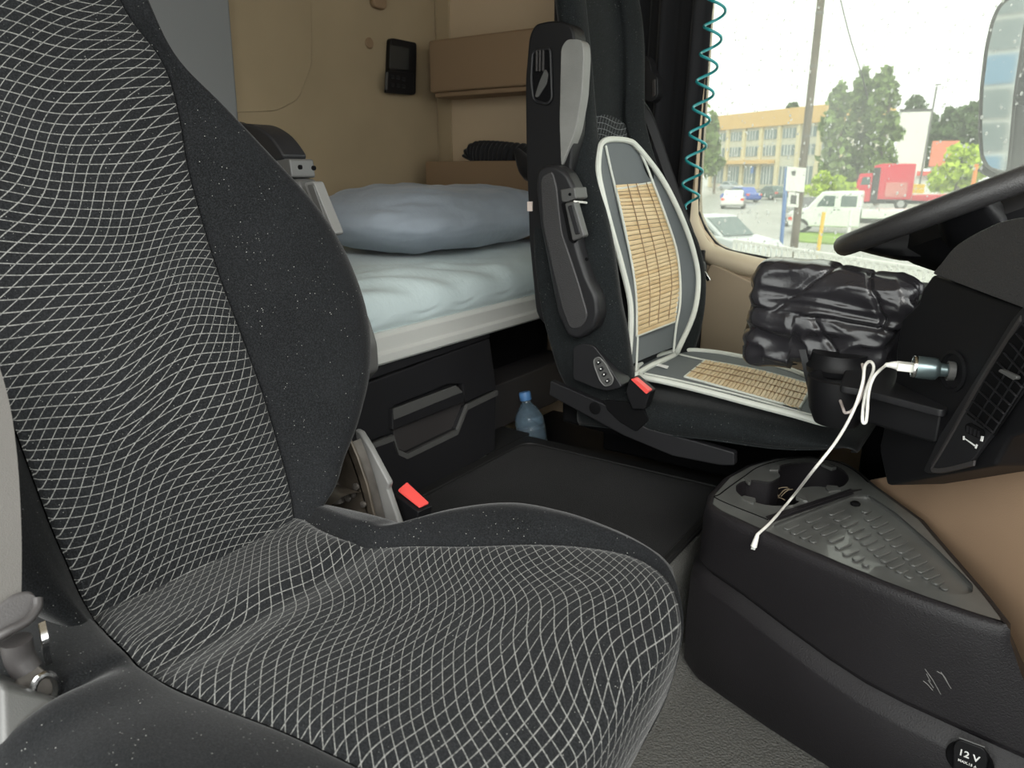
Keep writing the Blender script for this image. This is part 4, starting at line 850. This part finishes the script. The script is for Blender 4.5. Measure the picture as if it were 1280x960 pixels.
# ================================================================== steering wheel
wc = np.array([-.100, 1.65, .872]); tl = math.radians(25); wx = np.array([math.cos(tl), 0, math.sin(tl)]); wy = np.array([0, 1.0, 0]); wn_ = np.array([-math.sin(tl), 0, math.cos(tl)])
sw = thing('steering_wheel', 'black steering wheel seen edge-on in front of the side window', 'steering wheel', tuple(wc-[0, 0, .3]))
P = [wc+wx*.222*math.cos(a)+wy*.222*math.sin(a) for a in np.arange(80)/80*2*math.pi]
Gd = tubegrid(np.array(P+[P[0]]), .0205, 16); vs, fs = gridmesh(Gd, True); mk('rim', vs, fs, m_leath, sw, ang=180)
rows = [[wc+wx*(r*math.cos(a)*1.1)+wy*r*math.sin(a)+wn_*h for a in np.arange(32)/32*2*math.pi] for r, h in ((.03, .004), (.09, -.004), (.125, -.02), (.135, -.045), (.11, -.080), (.07, -.12))]
vs, fs = gridmesh(np.array(rows), True); fs += [tuple(range(32))[::-1], tuple(range(160, 192))]; mk('hub', vs, fs, m_blk, sw)
for a in (math.radians(160), math.radians(200), math.radians(20), math.radians(-20), math.radians(90), math.radians(270)):
    d = wx*math.cos(a)+wy*math.sin(a); s = np.cross(wn_, d)
    loft('spoke', [[wc+d*r+s*w*u+wn_*(h+k) for u, k in ((-1, 0), (0, .006), (1, 0), (1, -dp), (0, -dp-.006), (-1, -dp))] for r, w, h, dp in ((.06, .05, -.014, .06), (.12, .045, -.012, .055), (.17, .036, -.006, .032), (.205, .030, .002, .014))], 10, 18, m_blk, sw, closed=True)
prism('switch_pad', rpoly([wc+wx*a+wy*b_-wn_*.02 for a, b_ in ((-.17, -.05), (-.11, -.06), (-.10, .06), (-.17, .05))], .01), wn_*.022, m_mgry, sw, bev=.003)
col_ = [wc-wn_*.05, wc-wn_*.16+wx*.02, wc-wn_*.28+wx*.05]
tube('column_shroud', col_, [.10, .085, .08], m_blk, sw, n=20, res=10)

# ================================================================== charger and cables
ax = norm([-1, -.25, .04]); ch0 = sc_+ax*.006
cg = thing('usb_car_charger', 'round metallic car charger plugged into the dash socket', 'charger', ch0)
lathe('charger_body', [(.009, 0), (.010, .012), (.0155, .016), (.0165, .020), (.0165, .044), (.0160, .047), (.0145, .047), (.0140, .044), (0, .044)], ch0, MAT('teal_grey_metal', (.20, .26, .27), .3, .8), cg, n=32, axis=ax)
lathe('chrome_ring', [(.0168, .043), (.0172, .045), (.0166, .0475), (.0150, .0478), (.0148, .046)], ch0, m_chrome, cg, n=32, axis=ax)
fc_ = ch0+ax*.0445; side = norm(np.cross(ax, [0, 0, 1])); up3 = norm(np.cross(side, ax))
prism('usb_port', [fc_+side*a+up3*b_ for a, b_ in ((-.007, .004), (.007, .004), (.007, .008), (-.007, .008))], ax*.001, m_glow, cg, bev=0, label='blue lit usb port')
ca = thing('long_charging_cable', 'white charging cable looping down from the charger across the console', 'cable', tuple(Z(938, 700, .33)-[0, 0, .02]))
pl0 = fc_-up3*.001
prism('plug', rpoly([pl0+side*a+up3*b_ for a, b_ in ((-.009, -.0065), (.009, -.0065), (.009, .0055), (-.009, .0055))], .002), ax*.024, m_cable, ca, bev=.0015)
pc = pl0+ax*.022
tube('plug_neck', [pc, pc+ax*.008, pc+ax*.016-up3*.001], [.0070, .0050, .0030], m_cable, ca, n=10, res=6)
k1 = pc+ax*.016-up3*.001
P = [k1, Y(1108, 456, 1.230), Y(1093, 470, 1.210), Y(1086, 490, 1.200), Y(1084, 515, 1.200), Y(1082, 528, 1.200), Y(1078, 524, 1.200), Y(1082, 490, 1.220), Y(1092, 462, 1.240), Y(1088, 452, 1.250), Y(1081, 458, 1.230), Y(1078, 480, 1.210), Y(1066, 515, 1.20), Y(1045, 552, 1.20), Y(1015, 590, 1.20), Z(990, 622, .352), Z(965, 651, .350), Z(950, 670, .3495)]
e_ = Y(944, 673, 1.145); P[-1] = Y(947, 668, 1.148)
tube('cord', P, .0025, m_cable, ca, n=8, res=160, ang=180)
q0 = Y(947, 668, 1.148); q1 = Y(940, 690, 1.142); dq = norm(q1-q0)
tube('connector_boot', [q0, q0+dq*.008, q0+dq*.022], [.0028, .0040, .0052], m_cable, ca, n=12, res=8)
prism('connector_pin', [q0+dq*.022+np.array(v) for v in ((-.0035, 0, 0), (.0035, 0, 0), (.0035, .002, 0), (-.0035, .002, 0))], dq*.006, m_rail, ca, bev=.0006, label='metal connector pin')
P = [Y(1078, 455, 1.260), Y(1080, 470, 1.240), Y(1076, 495, 1.230), Y(1066, 512, 1.230), Y(1057, 516, 1.230), Y(1054, 511, 1.240), Y(1050, 500, 1.280)]
tag(tube('short_looped_cable', P, .0024, MAT('pinkish_cable', (.55, .48, .45), .5), n=8, res=50, ang=180), 'pinkish grey cable loop tucked under the dash shelf', 'cable')
wr = []
for i in range(9):
    c = Z(965+random.uniform(-12, 14), 618+random.uniform(-5, 5), ZT-.055); d = np.array([random.uniform(-1, 1), random.uniform(-1, 1), random.uniform(.2, .9)]); wr.append([tuple(c+d*.0), tuple(c+norm(d)*.02), tuple(c+norm(d)*.032+np.array([.004, 0, -.004]))])
parts = []
for P in wr:
    vs, fs = gridmesh(tubegrid(cr(P, 6), .0009, 5), True); parts.append((vs, fs))
tag(mk('plant_debris', *join(parts), MAT('dry_stalk', (.42, .33, .22), .7)), 'dry stalks and lint lying in the left cup holder', 'debris')
# ================================================================== outside: mirror
mr = thing('door_mirror', 'tall door mirror with rain-wet glass and grey edge, upper right', 'mirror', (0, 2.5, .7))
ym = 2.52
mo = [(1268, -8), (1250, 6), (1241, 25), (1233, 60), (1227, 110), (1225, 160), (1227, 195), (1235, 210), (1260, 217), (1264, 180), (1269, 120), (1282, 30), (1290, -8)]
nM = norm([.78, .62, 0]); cM = nM@Y(1226, 150, ym)
mp = [onp(px, py, nM, cM) for px, py in mo]
prism('glass', rpoly(mp, .02), nM*.004, MAT('mirror_glass', (.86, .88, .88), .04, 1), mr, bev=.001, label='reflecting mirror glass')
ctr = sum(mp)/len(mp); mb = [ctr+(p-ctr)*1.05+nM*.004 for p in mp]
prism('housing', rpoly(mb, .03), nM*.10, m_mgry, mr, bev=.02, seg=3)
Pm = rpoly([p-nM*.001 for p in mp], .02); tube('edge_rim', list(Pm)+[Pm[0]], .004, m_gry, mr, n=8)
prism('inner_bracket', [Y(px, py, 2.40) for px, py in [(1283, 60), (1272, 100), (1268, 124), (1272, 130), (1330, 134), (1330, 50)]], (0, .03, 0), m_blk2, mr, bev=.006)
tube('lower_arm', [Y(1226, 208, 2.5), Y(1240, 216, 2.5), Y(1262, 222, 2.48), Y(1300, 226, 2.35), Y(1340, 235, 2.2)], .014, m_gry, mr, n=10, res=16)
# ================================================================== outside: ground and street
def gp(q): return [Vector(G(*p)) for p in q]
E_ = lambda col, **k: MAT('x', col, **k)
m_asph = MAT('wet_asphalt', (.30, .30, .28), .35, var=(.15, .25)); m_grass = MAT('grass', (.22, .34, .06), .9, var=(1, .3))
struct(mk('ground', *bxvf((-300, 3.0, GZ-.2), (260, 420, GZ)), m_asph, smooth=False))
struct(mk('ground_near_side', *bxvf((-60, -60, GZ-.2), (60, 3.0, GZ)), m_asph, smooth=False))
g_ = [G(990, 302), G(1140, 313), G(1150, 299), G(1000, 290)]; struct(prism('trim_8', g_, (0, 0, .06), m_grass, bev=0))
def dist_pt(px, py, d):
    r = ray(px, py); r = r/math.hypot(r[0], r[1]); p = O0+r*d; return np.array([p[0], p[1], GZ])
def wpt(px, py, base):
    r = ray(px, py); s = math.hypot(base[0], base[1])/math.hypot(r[0], r[1]); return O0+r*s
# school-like building
m_ywall = MAT('pale_yellow_render', (.58, .56, .46), .9); m_ochre = MAT('ochre_fascia', (.66, .44, .19), .85); m_dw = MAT('dim_window_glass', (.17, .22, .23), .15); m_wh = MAT('white_paint', (.72, .72, .68), .7)
bl = thing('long_building', 'long pale three storey building with ochre roof band', 'building', tuple(G(960, 229)))
A0, B0 = dist_pt(885, 230, 158), dist_pt(1050, 230, 132); dX = B0-A0; Lb = np.linalg.norm(dX); ux = dX/Lb; nb_ = np.array([-ux[1], ux[0], 0]); nb_ = nb_ if nb_[1] > 0 else -nb_
Hb = (X(893, 147, A0[0])[2]-GZ) if False else 13.2
def F(s, h, o=0): return A0+dX*s+nb_*o+np.array([0, 0, h])
def fpan(nm, s0, s1, h0, h1, o, th, m, par, **k): return prism(nm, [F(s0, h0, o), F(s1, h0, o), F(s1, h1, o), F(s0, h1, o)], nb_*th, m, par, bev=0, smooth=False, **k)
fpan('wall', 0, 1, 0, Hb*.80, 0, 9, m_ywall, bl)
fpan('roof_band', -.01, 1.01, Hb*.80, Hb, -.6, 10, m_ochre, bl)
fpan('entrance_canopy', .02, .55, Hb*.325, Hb*.375, -1.6, 1.8, m_ochre, bl)
nwin = 7
for fl in range(3):
    h0 = (.06, .43, .64)[fl]*Hb; h1 = (.29, .55, .76)[fl]*Hb
    if fl == 1: h0, h1 = .425*Hb, .555*Hb
    for k in range(nwin):
        s0 = .045+k*.137; w = fpan('window', s0, s0+.088, h0, h1, -.12, .1, m_dw, bl)
        for q in range(1, 4): fpan('window_bar', s0+.088*q/4-.002, s0+.088*q/4+.002, h0, h1, -.2, .08, m_wh, w)
for k in range(8): fpan('pilaster', .012+k*.137, .034+k*.137, 0, Hb*.80, -.35, .35, m_ochre if k < 0 else MAT('cream_pilaster', (.66, .58, .38), .9) if k == 0 else bpy.data.materials['cream_pilaster'], bl)
fpan('blue_sign', .385, .405, Hb*.20, Hb*.29, -.5, .1, MAT('blue_sign_paint', (.12, .25, .62), .6), bl)
# trees
m_leafb = MAT('birch_leaf', (.17, .25, .075), .8, var=(1.5, .35)); m_leafd = MAT('dark_leaf', (.10, .16, .06), .8, var=(1, .35)); m_leafy = MAT('yellow_green_leaf', (.42, .55, .05), .8, var=(1.2, .2)); m_bark = MAT('bark', (.18, .15, .12), .9)
def tree(nm, label, base, blobs, mat, n, leaf, trunk_h, tr_r=.18, group=None, cat='tree'):
    base = np.array(base); t = thing(nm, label, cat, tuple(base), group)
    tube('trunk', [base, base+[0, 0, trunk_h*.5], base+[.1, 0, trunk_h]], [tr_r, tr_r*.7, tr_r*.35], m_bark, t, n=8, res=5)
    vs, fs = [], []
    for k in range(n):
        c, r = random.choice(blobs); c = np.array(c)
        d = np.random.normal(size=3); d /= np.linalg.norm(d); p = base+c+d*np.array(r)*random.random()**.5
        if p[2] < base[2]+.1: p[2] = base[2]+.1
        a, b_ = np.random.normal(size=3), np.random.normal(size=3); a /= np.linalg.norm(a); b_ -= a*(a@b_); b_ /= np.linalg.norm(b_); s = leaf*random.uniform(.6, 1.3); o = len(vs)
        vs += [tuple(p-a*s), tuple(p-b_*s*.6), tuple(p+a*s), tuple(p+b_*s*.6)]; fs.append((o, o+1, o+2, o+3))
    f = mk('foliage', vs, fs, mat, t, smooth=False); f['kind'] = 'stuff'; return t
def pxtree(nm, label, basepx, d, ells, mat, n, leaf, group=None, tr=.2, cat='tree'):
    bs = dist_pt(*basepx, d); bl_ = []; hmax = 0
    for px, py, rx, ry in ells:
        c = wpt(px, py, bs); sc = d/FPX*1.0; bl_.append(((c-bs), (rx*sc, rx*sc, ry*sc)));
        for _ in range(6):
            u_ = np.random.normal(size=3); u_ /= np.linalg.norm(u_); q = random.uniform(.25, .45); bl_.append(((c-bs)+u_*np.array((rx*sc, rx*sc, ry*sc))*.95, (rx*sc*q, rx*sc*q, ry*sc*q*.8)))
        hmax = max(hmax, c[2]-bs[2])
    tree(nm, label, bs, bl_, mat, n, leaf, hmax, tr, group, cat)
pxtree('birch_tree', 'tall loose green birch behind the power pole, left of three', (1043, 232), 75, [(1050, 125, 9, 20), (1044, 150, 15, 28), (1040, 185, 18, 28), (1048, 205, 17, 22)], m_leafb, 2600, .38, tr=.25, group='tall green birches')
pxtree('birch_tree', 'middle birch of the three tall green trees', (1072, 232), 78, [(1078, 112, 8, 18), (1074, 135, 13, 25), (1070, 170, 15, 35), (1072, 200, 14, 24)], m_leafb, 2400, .38, tr=.25, group='tall green birches')
pxtree('birch_tree', 'tallest birch of the three, behind the red truck', (1098, 232), 76, [(1106, 102, 10, 16), (1104, 125, 14, 22), (1106, 150, 17, 26), (1100, 180, 17, 30), (1096, 205, 15, 22)], m_leafb, 3200, .38, tr=.25, group='tall green birches')
pxtree('hedge_bush', 'bright yellow-green bush behind the white pickup', (1035, 244), 58, [(1030, 225, 10, 10), (1040, 232, 16, 9), (1020, 238, 14, 7), (1056, 238, 12, 7), (1068, 242, 8, 5)], m_leafy, 2600, .22, cat='bush', tr=.1)
pxtree('roadside_tree', 'round yellow-green tree left of the door mirror', (1195, 244), 62, [(1195, 215, 22, 20), (1182, 220, 14, 16), (1210, 212, 15, 22), (1200, 195, 15, 12)], m_leafy, 3000, .26)
pxtree('garden_tree', 'pale green tree at the left window edge before the building', (893, 232), 110, [(884, 160, 8, 26), (890, 180, 9, 24), (882, 200, 10, 22), (893, 205, 10, 15)], m_leafb, 2200, .55)
hill = [((1132, 215), 150, [(1142, 135, 9, 10), (1150, 150, 9, 18)], 'dark tree just right of the white tower top'), ((1175, 225), 160, [(1176, 162, 16, 16), (1170, 190, 14, 20)], 'dark leafy tree on the hillside behind the lamp post'), ((1200, 225), 160, [(1196, 150, 15, 14), (1200, 175, 20, 20)], 'olive tree on the hillside left of the mirror'), ((1222, 225), 160, [(1218, 152, 14, 14), (1222, 180, 16, 20)], 'dark hillside tree nearest the mirror edge'), ((992, 200), 170, [(990, 136, 5, 4), (993, 140, 8, 4)], 'small tree top showing above the long building roof')]
for bp, d, el, lb in hill: pxtree('hillside_tree', lb, bp, d, el, m_leafd, 1300, .75, group='trees on the hillside')
# tower
tw_ = dist_pt(1132, 226, 100); tx_ = norm([-tw_[1]*-1, tw_[0]*-1, 0]); tx_ = norm([tw_[1], -tw_[0], 0]); sc = 100/FPX
ht = wpt(1140, 140, tw_)[2]-GZ; tn = norm([tw_[0], tw_[1], 0])
tt = thing('white_tower', 'plain white tower block behind the red truck', 'tower', tuple(tw_))
prism('wall', [tw_-tx_*1.5, tw_+tx_*1.7, tw_+tx_*1.7+[0, 0, ht], tw_-tx_*1.5+[0, 0, ht]], tn*3, m_wh, tt, bev=0); prism('roof_cap', [tw_-tx_*1.6+[0, 0, ht], tw_+tx_*1.8+[0, 0, ht], tw_+tx_*1.8+[0, 0, ht+.3], tw_-tx_*1.6+[0, 0, ht+.3]], tn*3.2, m_gry, tt, bev=0)
# kiosk with red canopy and a red tiled roof house
def blockat(nm, label, cat, px0, px1, pyb, pyt, d, depth, mat, roof=None, roofmat=None, group=None):
    a = dist_pt(px0, pyb, d); b_ = dist_pt(px1, pyb, d); h = wpt((px0+px1)/2, pyt, (a+b_)/2)[2]-GZ; nn = norm([a[0]+b_[0], a[1]+b_[1], 0]); t = thing(nm, label, cat, tuple(a), group)
    up = np.array([0, 0, 1.0]); prism('wall', [a, b_, b_+up*h, a+up*h], nn*depth, mat, t, bev=0, smooth=False)
    if roof:
        e = (b_-a)*.08; r1, r2 = a-e+up*h-nn*.5, b_+e+up*h-nn*.5; m = nn*(depth/2+.5)+up*roof
        vs = [r1, r2, r2+m, r1+m, r1+nn*(depth+1), r2+nn*(depth+1)]; mk('roof', vs, [(0, 1, 2, 3), (3, 2, 5, 4), (0, 3, 4), (1, 5, 2), (0, 4, 5, 1)], roofmat, t, smooth=False)
    return t, a, b_, h, nn
m_rroof = MAT('red_roof', (.55, .17, .10), .8); m_canopy = MAT('red_canopy', (.70, .12, .10), .7)
blockat('red_roof_house', 'small house with brown-red pitched roof behind the kiosk', 'house', 1160, 1190, 228, 208, 105, 7, m_ywall, 3.0, m_rroof)
t, a, b_, h, nn = blockat('street_kiosk', 'white street kiosk with red canopy right of the red truck', 'kiosk', 1143, 1172, 238, 217, 96, 3, m_wh)
prism('canopy', [a-nn*.8+[0, 0, h-.2], b_-nn*.8+[0, 0, h-.2], b_-nn*.8+[0, 0, h+.25], a-nn*.8+[0, 0, h+.25]], nn*4, m_canopy, t, bev=0)
bx0 = dist_pt(1132, 236, 84); cr8 = thing('yellow_crates', 'stack of yellow crates standing behind the red truck bed', 'crates', tuple(bx0))
m_yel = MAT('yellow_paint', (.78, .50, .05), .6)
for i in range(3):
    for j in range(2): box('crate', bx0+[i*.75-.6, 0, j*.45+.9], bx0+[i*.75+.08, .5, j*.45+1.3], m_yel, cr8, bev=.03)
box('pallet_base', bx0+[-.7, -.05, .0], bx0+[1.7, .6, .88], m_wh, cr8, bev=.02)
# vehicles: generic builders in their own frame, then rotated
def vehicle(nm, label, cat, c, yaw, parts, scale=1):
    t = thing(nm, label, cat, tuple(c)); ca_, sa = math.cos(yaw), math.sin(yaw)
    def T(p): return (c[0]+(p[0]*ca_-p[1]*sa)*scale, c[1]+(p[0]*sa+p[1]*ca_)*scale, c[2]+p[2]*scale)
    for pn, poly, w0, w1, mat, bv in parts:
        n = len(poly); vs = [T((x, w0, z)) for x, z in poly]+[T((x, w1, z)) for x, z in poly]
        fs = [tuple(range(n)), tuple(range(2*n-1, n-1, -1))]+[(i, (i+1) % n, n+(i+1) % n, n+i) for i in range(n)]; mk(pn, vs, fs, mat, t, bev=bv)
    return t
def circ(cx, cz, r, n=16): return [(cx+r*math.cos(a), cz+r*math.sin(a)) for a in np.arange(n)/n*2*math.pi]
m_tyre = MAT('tyre', (.03, .03, .03), .9); m_cwin = MAT('car_window', (.10, .14, .14), .1); m_rlight = MAT('red_lamp', (.75, .05, .03), .3); m_hub = MAT('hub_cap', (.5, .5, .5), .4, .5)
def wheels(xs, r, w):
    out = []
    for x in xs:
        for s in (-1, 1): out += [('wheel', circ(x, r, r), s*w-.11, s*w+.11, m_tyre, .02), ('hub_cap', circ(x, r, r*.55), s*w-.125, s*w+.125, m_hub, .01)]
    return out
def car(label, c, yaw, col, L=4.3, W_=.87, H=1.45):
    m = MAT('car_paint', col, .25, coat=.6); h = L/2
    P = [('body', [(-h, .35), (-h, .80), (-h+.25, .92), (h-1.25, .92), (h-.3, .80), (h, .62), (h, .32), (h-.3, .22), (-h+.2, .22)], -W_, W_, m, .08),
         ('roof', [(-h+.55, .90), (-h+1.05, H), (h-2.1, H), (h-1.2, .90)], -W_+.12, W_-.12, m, .06),
         ('side_window', [(-h+.80, .96), (-h+1.13, H-.09), (h-2.15, H-.09), (h-1.45, .96)], -W_+.10, W_-.10, m_cwin, .02),
         ('windscreen', [(h-2.05, H-.05), (h-1.98, H-.05), (h-1.17, .93), (h-1.25, .93)], -W_+.22, W_-.22, m_cwin, .01),
         ('rear_window', [(-h+.63, .95), (-h+1.0, H-.08), (-h+1.05, H-.08), (-h+.68, .95)], -W_+.22, W_-.22, m_cwin, .01),
         ('tail_lamp', [(-h-.01, .66), (-h-.01, .84), (-h+.2, .86), (-h+.2, .66)], -W_-.005, -W_+.25, m_rlight, .01), ('tail_lamp', [(-h-.01, .66), (-h-.01, .84), (-h+.2, .86), (-h+.2, .66)], W_-.25, W_+.005, m_rlight, .01)]
    return vehicle('parked_car', label, 'car', c, yaw, P+wheels((-h+.8, h-.85), .31, W_-.08))
yw = math.atan2(ux[1], ux[0])
car('blue estate car parked in front of the long building', dist_pt(925, 252, 80), yw+math.pi, (.06, .12, .45))
car('white hatchback with red tail lamps in front of the blue car', dist_pt(917, 256, 66), math.pi/2+.25, (.75, .75, .74), L=3.9)
car('dark green car parked right of the blue car', dist_pt(963, 246, 88), yw+math.pi-.1, (.06, .11, .10))
car('pale grey car by the building entrance behind the blue car', dist_pt(914, 230, 130), yw, (.45, .48, .52))
car('dark red-lamped car half hidden behind the white pickup', dist_pt(1003, 266, 50), 2.0, (.12, .12, .13))
# near silver car, only its windscreen and bonnet show in the corner of the window
nc0 = dist_pt(893, 345, 26)
car('silver car close by at the lower left corner of the window', nc0+[0, 0, 0], -.45, (.50, .53, .54), H=1.5)
# white pickup
pc_ = dist_pt(1046, 284, 40); yp = math.atan2(*(norm([tw_[1], -tw_[0], 0])[[1, 0]]))
m_wc = MAT('white_truck_paint', (.74, .76, .75), .3, coat=.4)
vehicle('white_pickup_truck', 'white double cab pickup with flat bed beyond the pole signs', 'truck', pc_, yp, [
    ('bonnet_and_cab', [(-2.2, .35), (-2.25, .85), (-2.05, 1.08), (-1.35, 1.22), (-.75, 1.98), (1.0, 2.02), (1.02, .35)], -.95, .95, m_wc, .08),
    ('windscreen', [(-1.33, 1.26), (-.80, 1.92), (-.76, 1.90), (-1.28, 1.26)], -.80, .80, m_cwin, .01), ('front_window', [(-.95, 1.30), (-.62, 1.80), (-.15, 1.80), (-.15, 1.30)], -.96, .96, m_cwin, .01), ('rear_side_window', [(.12, 1.30), (.12, 1.80), (.80, 1.80), (.80, 1.30)], -.96, .96, m_cwin, .01),
    ('door_handle', [(.0, 1.15), (.1, 1.15), (.1, 1.19), (0, 1.19)], -.98, .98, m_gry, .005), ('bumper', [(-2.35, .3), (-2.35, .55), (-2.1, .6), (-2.1, .3)], -.95, .95, m_gry, .03), ('headlamp', [(-2.28, .70), (-2.28, .92), (-2.05, .95), (-2.0, .72)], -.96, .96, m_hub, .02), ('indicator', [(-2.15, .62), (-2.15, .78), (-1.98, .78), (-1.98, .62)], -.965, .965, m_rlight, .01),
    ('flat_bed', [(1.06, .80), (1.06, 1.20), (3.6, 1.20), (3.6, .80)], -1.0, 1.0, m_wc, .02), ('chassis', [(1.0, .55), (1.0, .8), (3.5, .8), (3.5, .55)], -.5, .5, m_blk2, .01)]+wheels((-1.55, 2.4), .36, .85))
# red truck
rt = dist_pt(1097, 262, 68)
m_rp = MAT('red_truck_paint', (.62, .03, .06), .35, coat=.4)
vehicle('red_truck', 'red bonneted truck with long low red bed on the street', 'truck', rt, yp, [
    ('bonnet', [(-2.6, .6), (-2.6, 1.3), (-2.3, 1.65), (-1.2, 1.85), (-1.2, .5)], -1.05, 1.05, m_rp, .12), ('cab', [(-1.8, .6), (-1.75, 2.0), (-1.55, 2.75), (-.6, 2.8), (-.6, .6)], -1.2, 1.2, m_rp, .08), ('sleeper', [(-.45, .8), (-.6, 3.35), (.0, 3.5), (2.3, 3.5), (2.3, .8)], -1.25, 1.25, m_rp, .08),
    ('side_window', [(-1.45, 1.9), (-1.3, 2.5), (-.75, 2.5), (-.75, 1.9)], -1.22, 1.22, m_cwin, .01), ('pillar_gap', [(-.6, .7), (-.6, 3.2), (-.1, 3.2), (-.1, .7)], -1.27, 1.27, m_mgry, .02), ('windscreen', [(-1.80, 2.0), (-1.62, 2.65), (-1.56, 2.65), (-1.74, 2.0)], -1.0, 1.0, m_cwin, .01),
    ('grille_bars', [(.4, 1.0), (.4, 2.1), (1.9, 2.1), (1.9, 1.0)], -1.29, -1.26, MAT('faded_red', (.62, .22, .20), .5), .02),
    ('low_bed', [(2.3, .75), (2.3, 1.15), (7.2, 1.30), (7.4, 1.10), (7.2, .65)], -1.1, 1.1, m_rp, .05), ('chassis', [(-1.2, .45), (-1.2, .75), (7.0, .7), (7.0, .5)], -.5, .5, m_blk2, .02)]+wheels((-1.6, 1.6), .48, 1.05))
# poles
def post(nm, label, cat, pb, d, pt, r, mat, lean=True, n=10):
    bs = dist_pt(*pb, d); tp = wpt(*pt, bs); t = thing(nm, label, cat, tuple(bs)); tube('post', [bs, tp], r, mat, t, n=n); return t, bs, tp
m_pole = MAT('weathered_wood_pole', (.13, .105, .08), .85, var=(2, .25))
t, bs, tp = post('power_pole', 'thick dark leaning power pole with boards near its foot', 'pole', (992, 312), 27, (1034, -70), [.13, .115], m_pole)
for f in (.42, .64, .80): 
    c = bs+(tp-bs)*f; lathe('steel_band', [(.135, -.03), (.135, .03)], c, m_lgry, t, n=14)
rt_ = norm([tp[1]*-1, tp[0], 0])*-1; rt_ = norm([bs[1], -bs[0], 0]); bsn = norm([bs[0], bs[1], 0])
def onpole(q, off=.25): return [wpt(px, py, bs)-bsn*off for px, py in q]
prism('notice_board', onpole([(984, 208), (1008, 210), (1005, 240), (982, 238)]), bsn*.04, m_wh, t, bev=.005, label='white notice board')
prism('board_mark', onpole([(989, 214), (995, 213), (994, 220), (990, 219)], .26), bsn*.01, m_gry, t, bev=0)
mb_ = prism('meter_box', onpole([(986, 240), (999, 241), (998, 259), (984, 258)]), bsn*.12, m_wh, t, bev=.01, label='white meter box')
prism('meter_window', onpole([(989, 243), (996, 244), (995, 255), (988, 254)], .26), bsn*.01, m_gry, t, bev=0)
t, bs2, tp2 = post('blue_sign_post', 'thin blue painted post left of the power pole foot', 'post', (977, 303), 29, (984, 208), .07, MAT('blue_post_paint', (.10, .20, .45), .5))
t, b3, t3 = post('street_lamp', 'tall thin street lamp before the hillside trees', 'street lamp', (1147, 243), 90, (1171, 108), .10, m_lgry)
prism('lamp_head', [wpt(1169, 107, b3), wpt(1177, 106, b3), wpt(1177, 104.5, b3), wpt(1169, 105, b3)], norm(b3)*.2, m_lgry, t, bev=0)
post('thin_flag_pole', 'thin grey pole left of the white tower', 'pole', (1110, 232), 80, (1120, 148), .06, m_lgry)
post('yellow_post', 'short yellow post in front of the white pickup', 'post', (1024, 301), 31, (1030, 265), .07, m_yel)
post('orange_post', 'orange post below the left edge of the mirror', 'post', (1214, 236), 45, (1221, 205), .10, MAT('orange_paint', (.75, .25, .05), .6))
post('pale_fence_post', 'pale post on the grass in front of the pickup bed', 'post', (1059, 305), 30, (1064, 262), .06, m_wh)
w0 = dist_pt(1050, 0, 30); P = [wpt(1046, -20, w0), wpt(1062, 45, w0), wpt(1077, 93, w0), wpt(1085, 125, w0)]
tag(tube('overhead_wire', P, .025, m_blk2, n=5, res=12), 'single dark overhead wire slanting across the white sky', 'wire')
# near white slat fence below the window
fe = thing('white_slat_fence', 'white vertical slat fence just outside below the window', 'fence', tuple(dist_pt(1060, 330, 8.5)))
fa, fb = dist_pt(915, 316, 13.0), dist_pt(1230, 372, 9.3)
def topz_(p, px, py): return wpt(px, py, p)[2]
za, zb_ = topz_(fa, 915, 298), topz_(fb, 1230, 366)
zA = za; zB = za
nsl = int(np.linalg.norm(fb-fa)/.13)
for k in range(nsl):
    t = k/(nsl-1); p = fa*(1-t)+fb*t; d_ = norm(fb-fa); 
    vs, fs = obvf(p, d_*.07, np.cross([0, 0, 1], d_)*.02, (0, 0, zA-.04-GZ)); mk('slat', vs, fs, m_wh, fe, smooth=False)
vs, fs = obvf(np.array([fa[0], fa[1], zA-.06]), fb-fa, np.cross([0, 0, 1], norm(fb-fa))*.05, (0, 0, .05)); mk('top_rail', vs, fs, m_wh, fe, smooth=False)
vs, fs = obvf(np.array([fa[0], fa[1], GZ+.25]), fb-fa, np.cross([0, 0, 1], norm(fb-fa))*.05, (0, 0, .05)); mk('bottom_rail', vs, fs, m_wh, fe, smooth=False)
# glass office building behind the truck, seen only as the mirror's reflection
m_bg = MAT('blue_glass_cladding', (.16, .30, .45), .15); m_gg = MAT('grey_glass_cladding', (.20, .24, .25), .2)
ob = thing('glass_office_building', 'blue and grey glazed office block reflected in the door mirror', 'building', (-30, 12, GZ))
for i in range(14):
    for j in range(10):
        mm = m_bg if j >= 8 or (j == 5 and i % 3) or (i+3*j) % 11 == 0 else m_gg
        box('cladding_panel', (-30, 4+i*1.3, GZ+.15+j*1.15), (-29.85, 4+i*1.3+1.12, GZ+.15+j*1.15+.98), mm, ob, bev=0)
box('wall', (-36, 3.8, GZ), (-29.95, 22.4, GZ+11.9), m_wh, ob, bev=0)
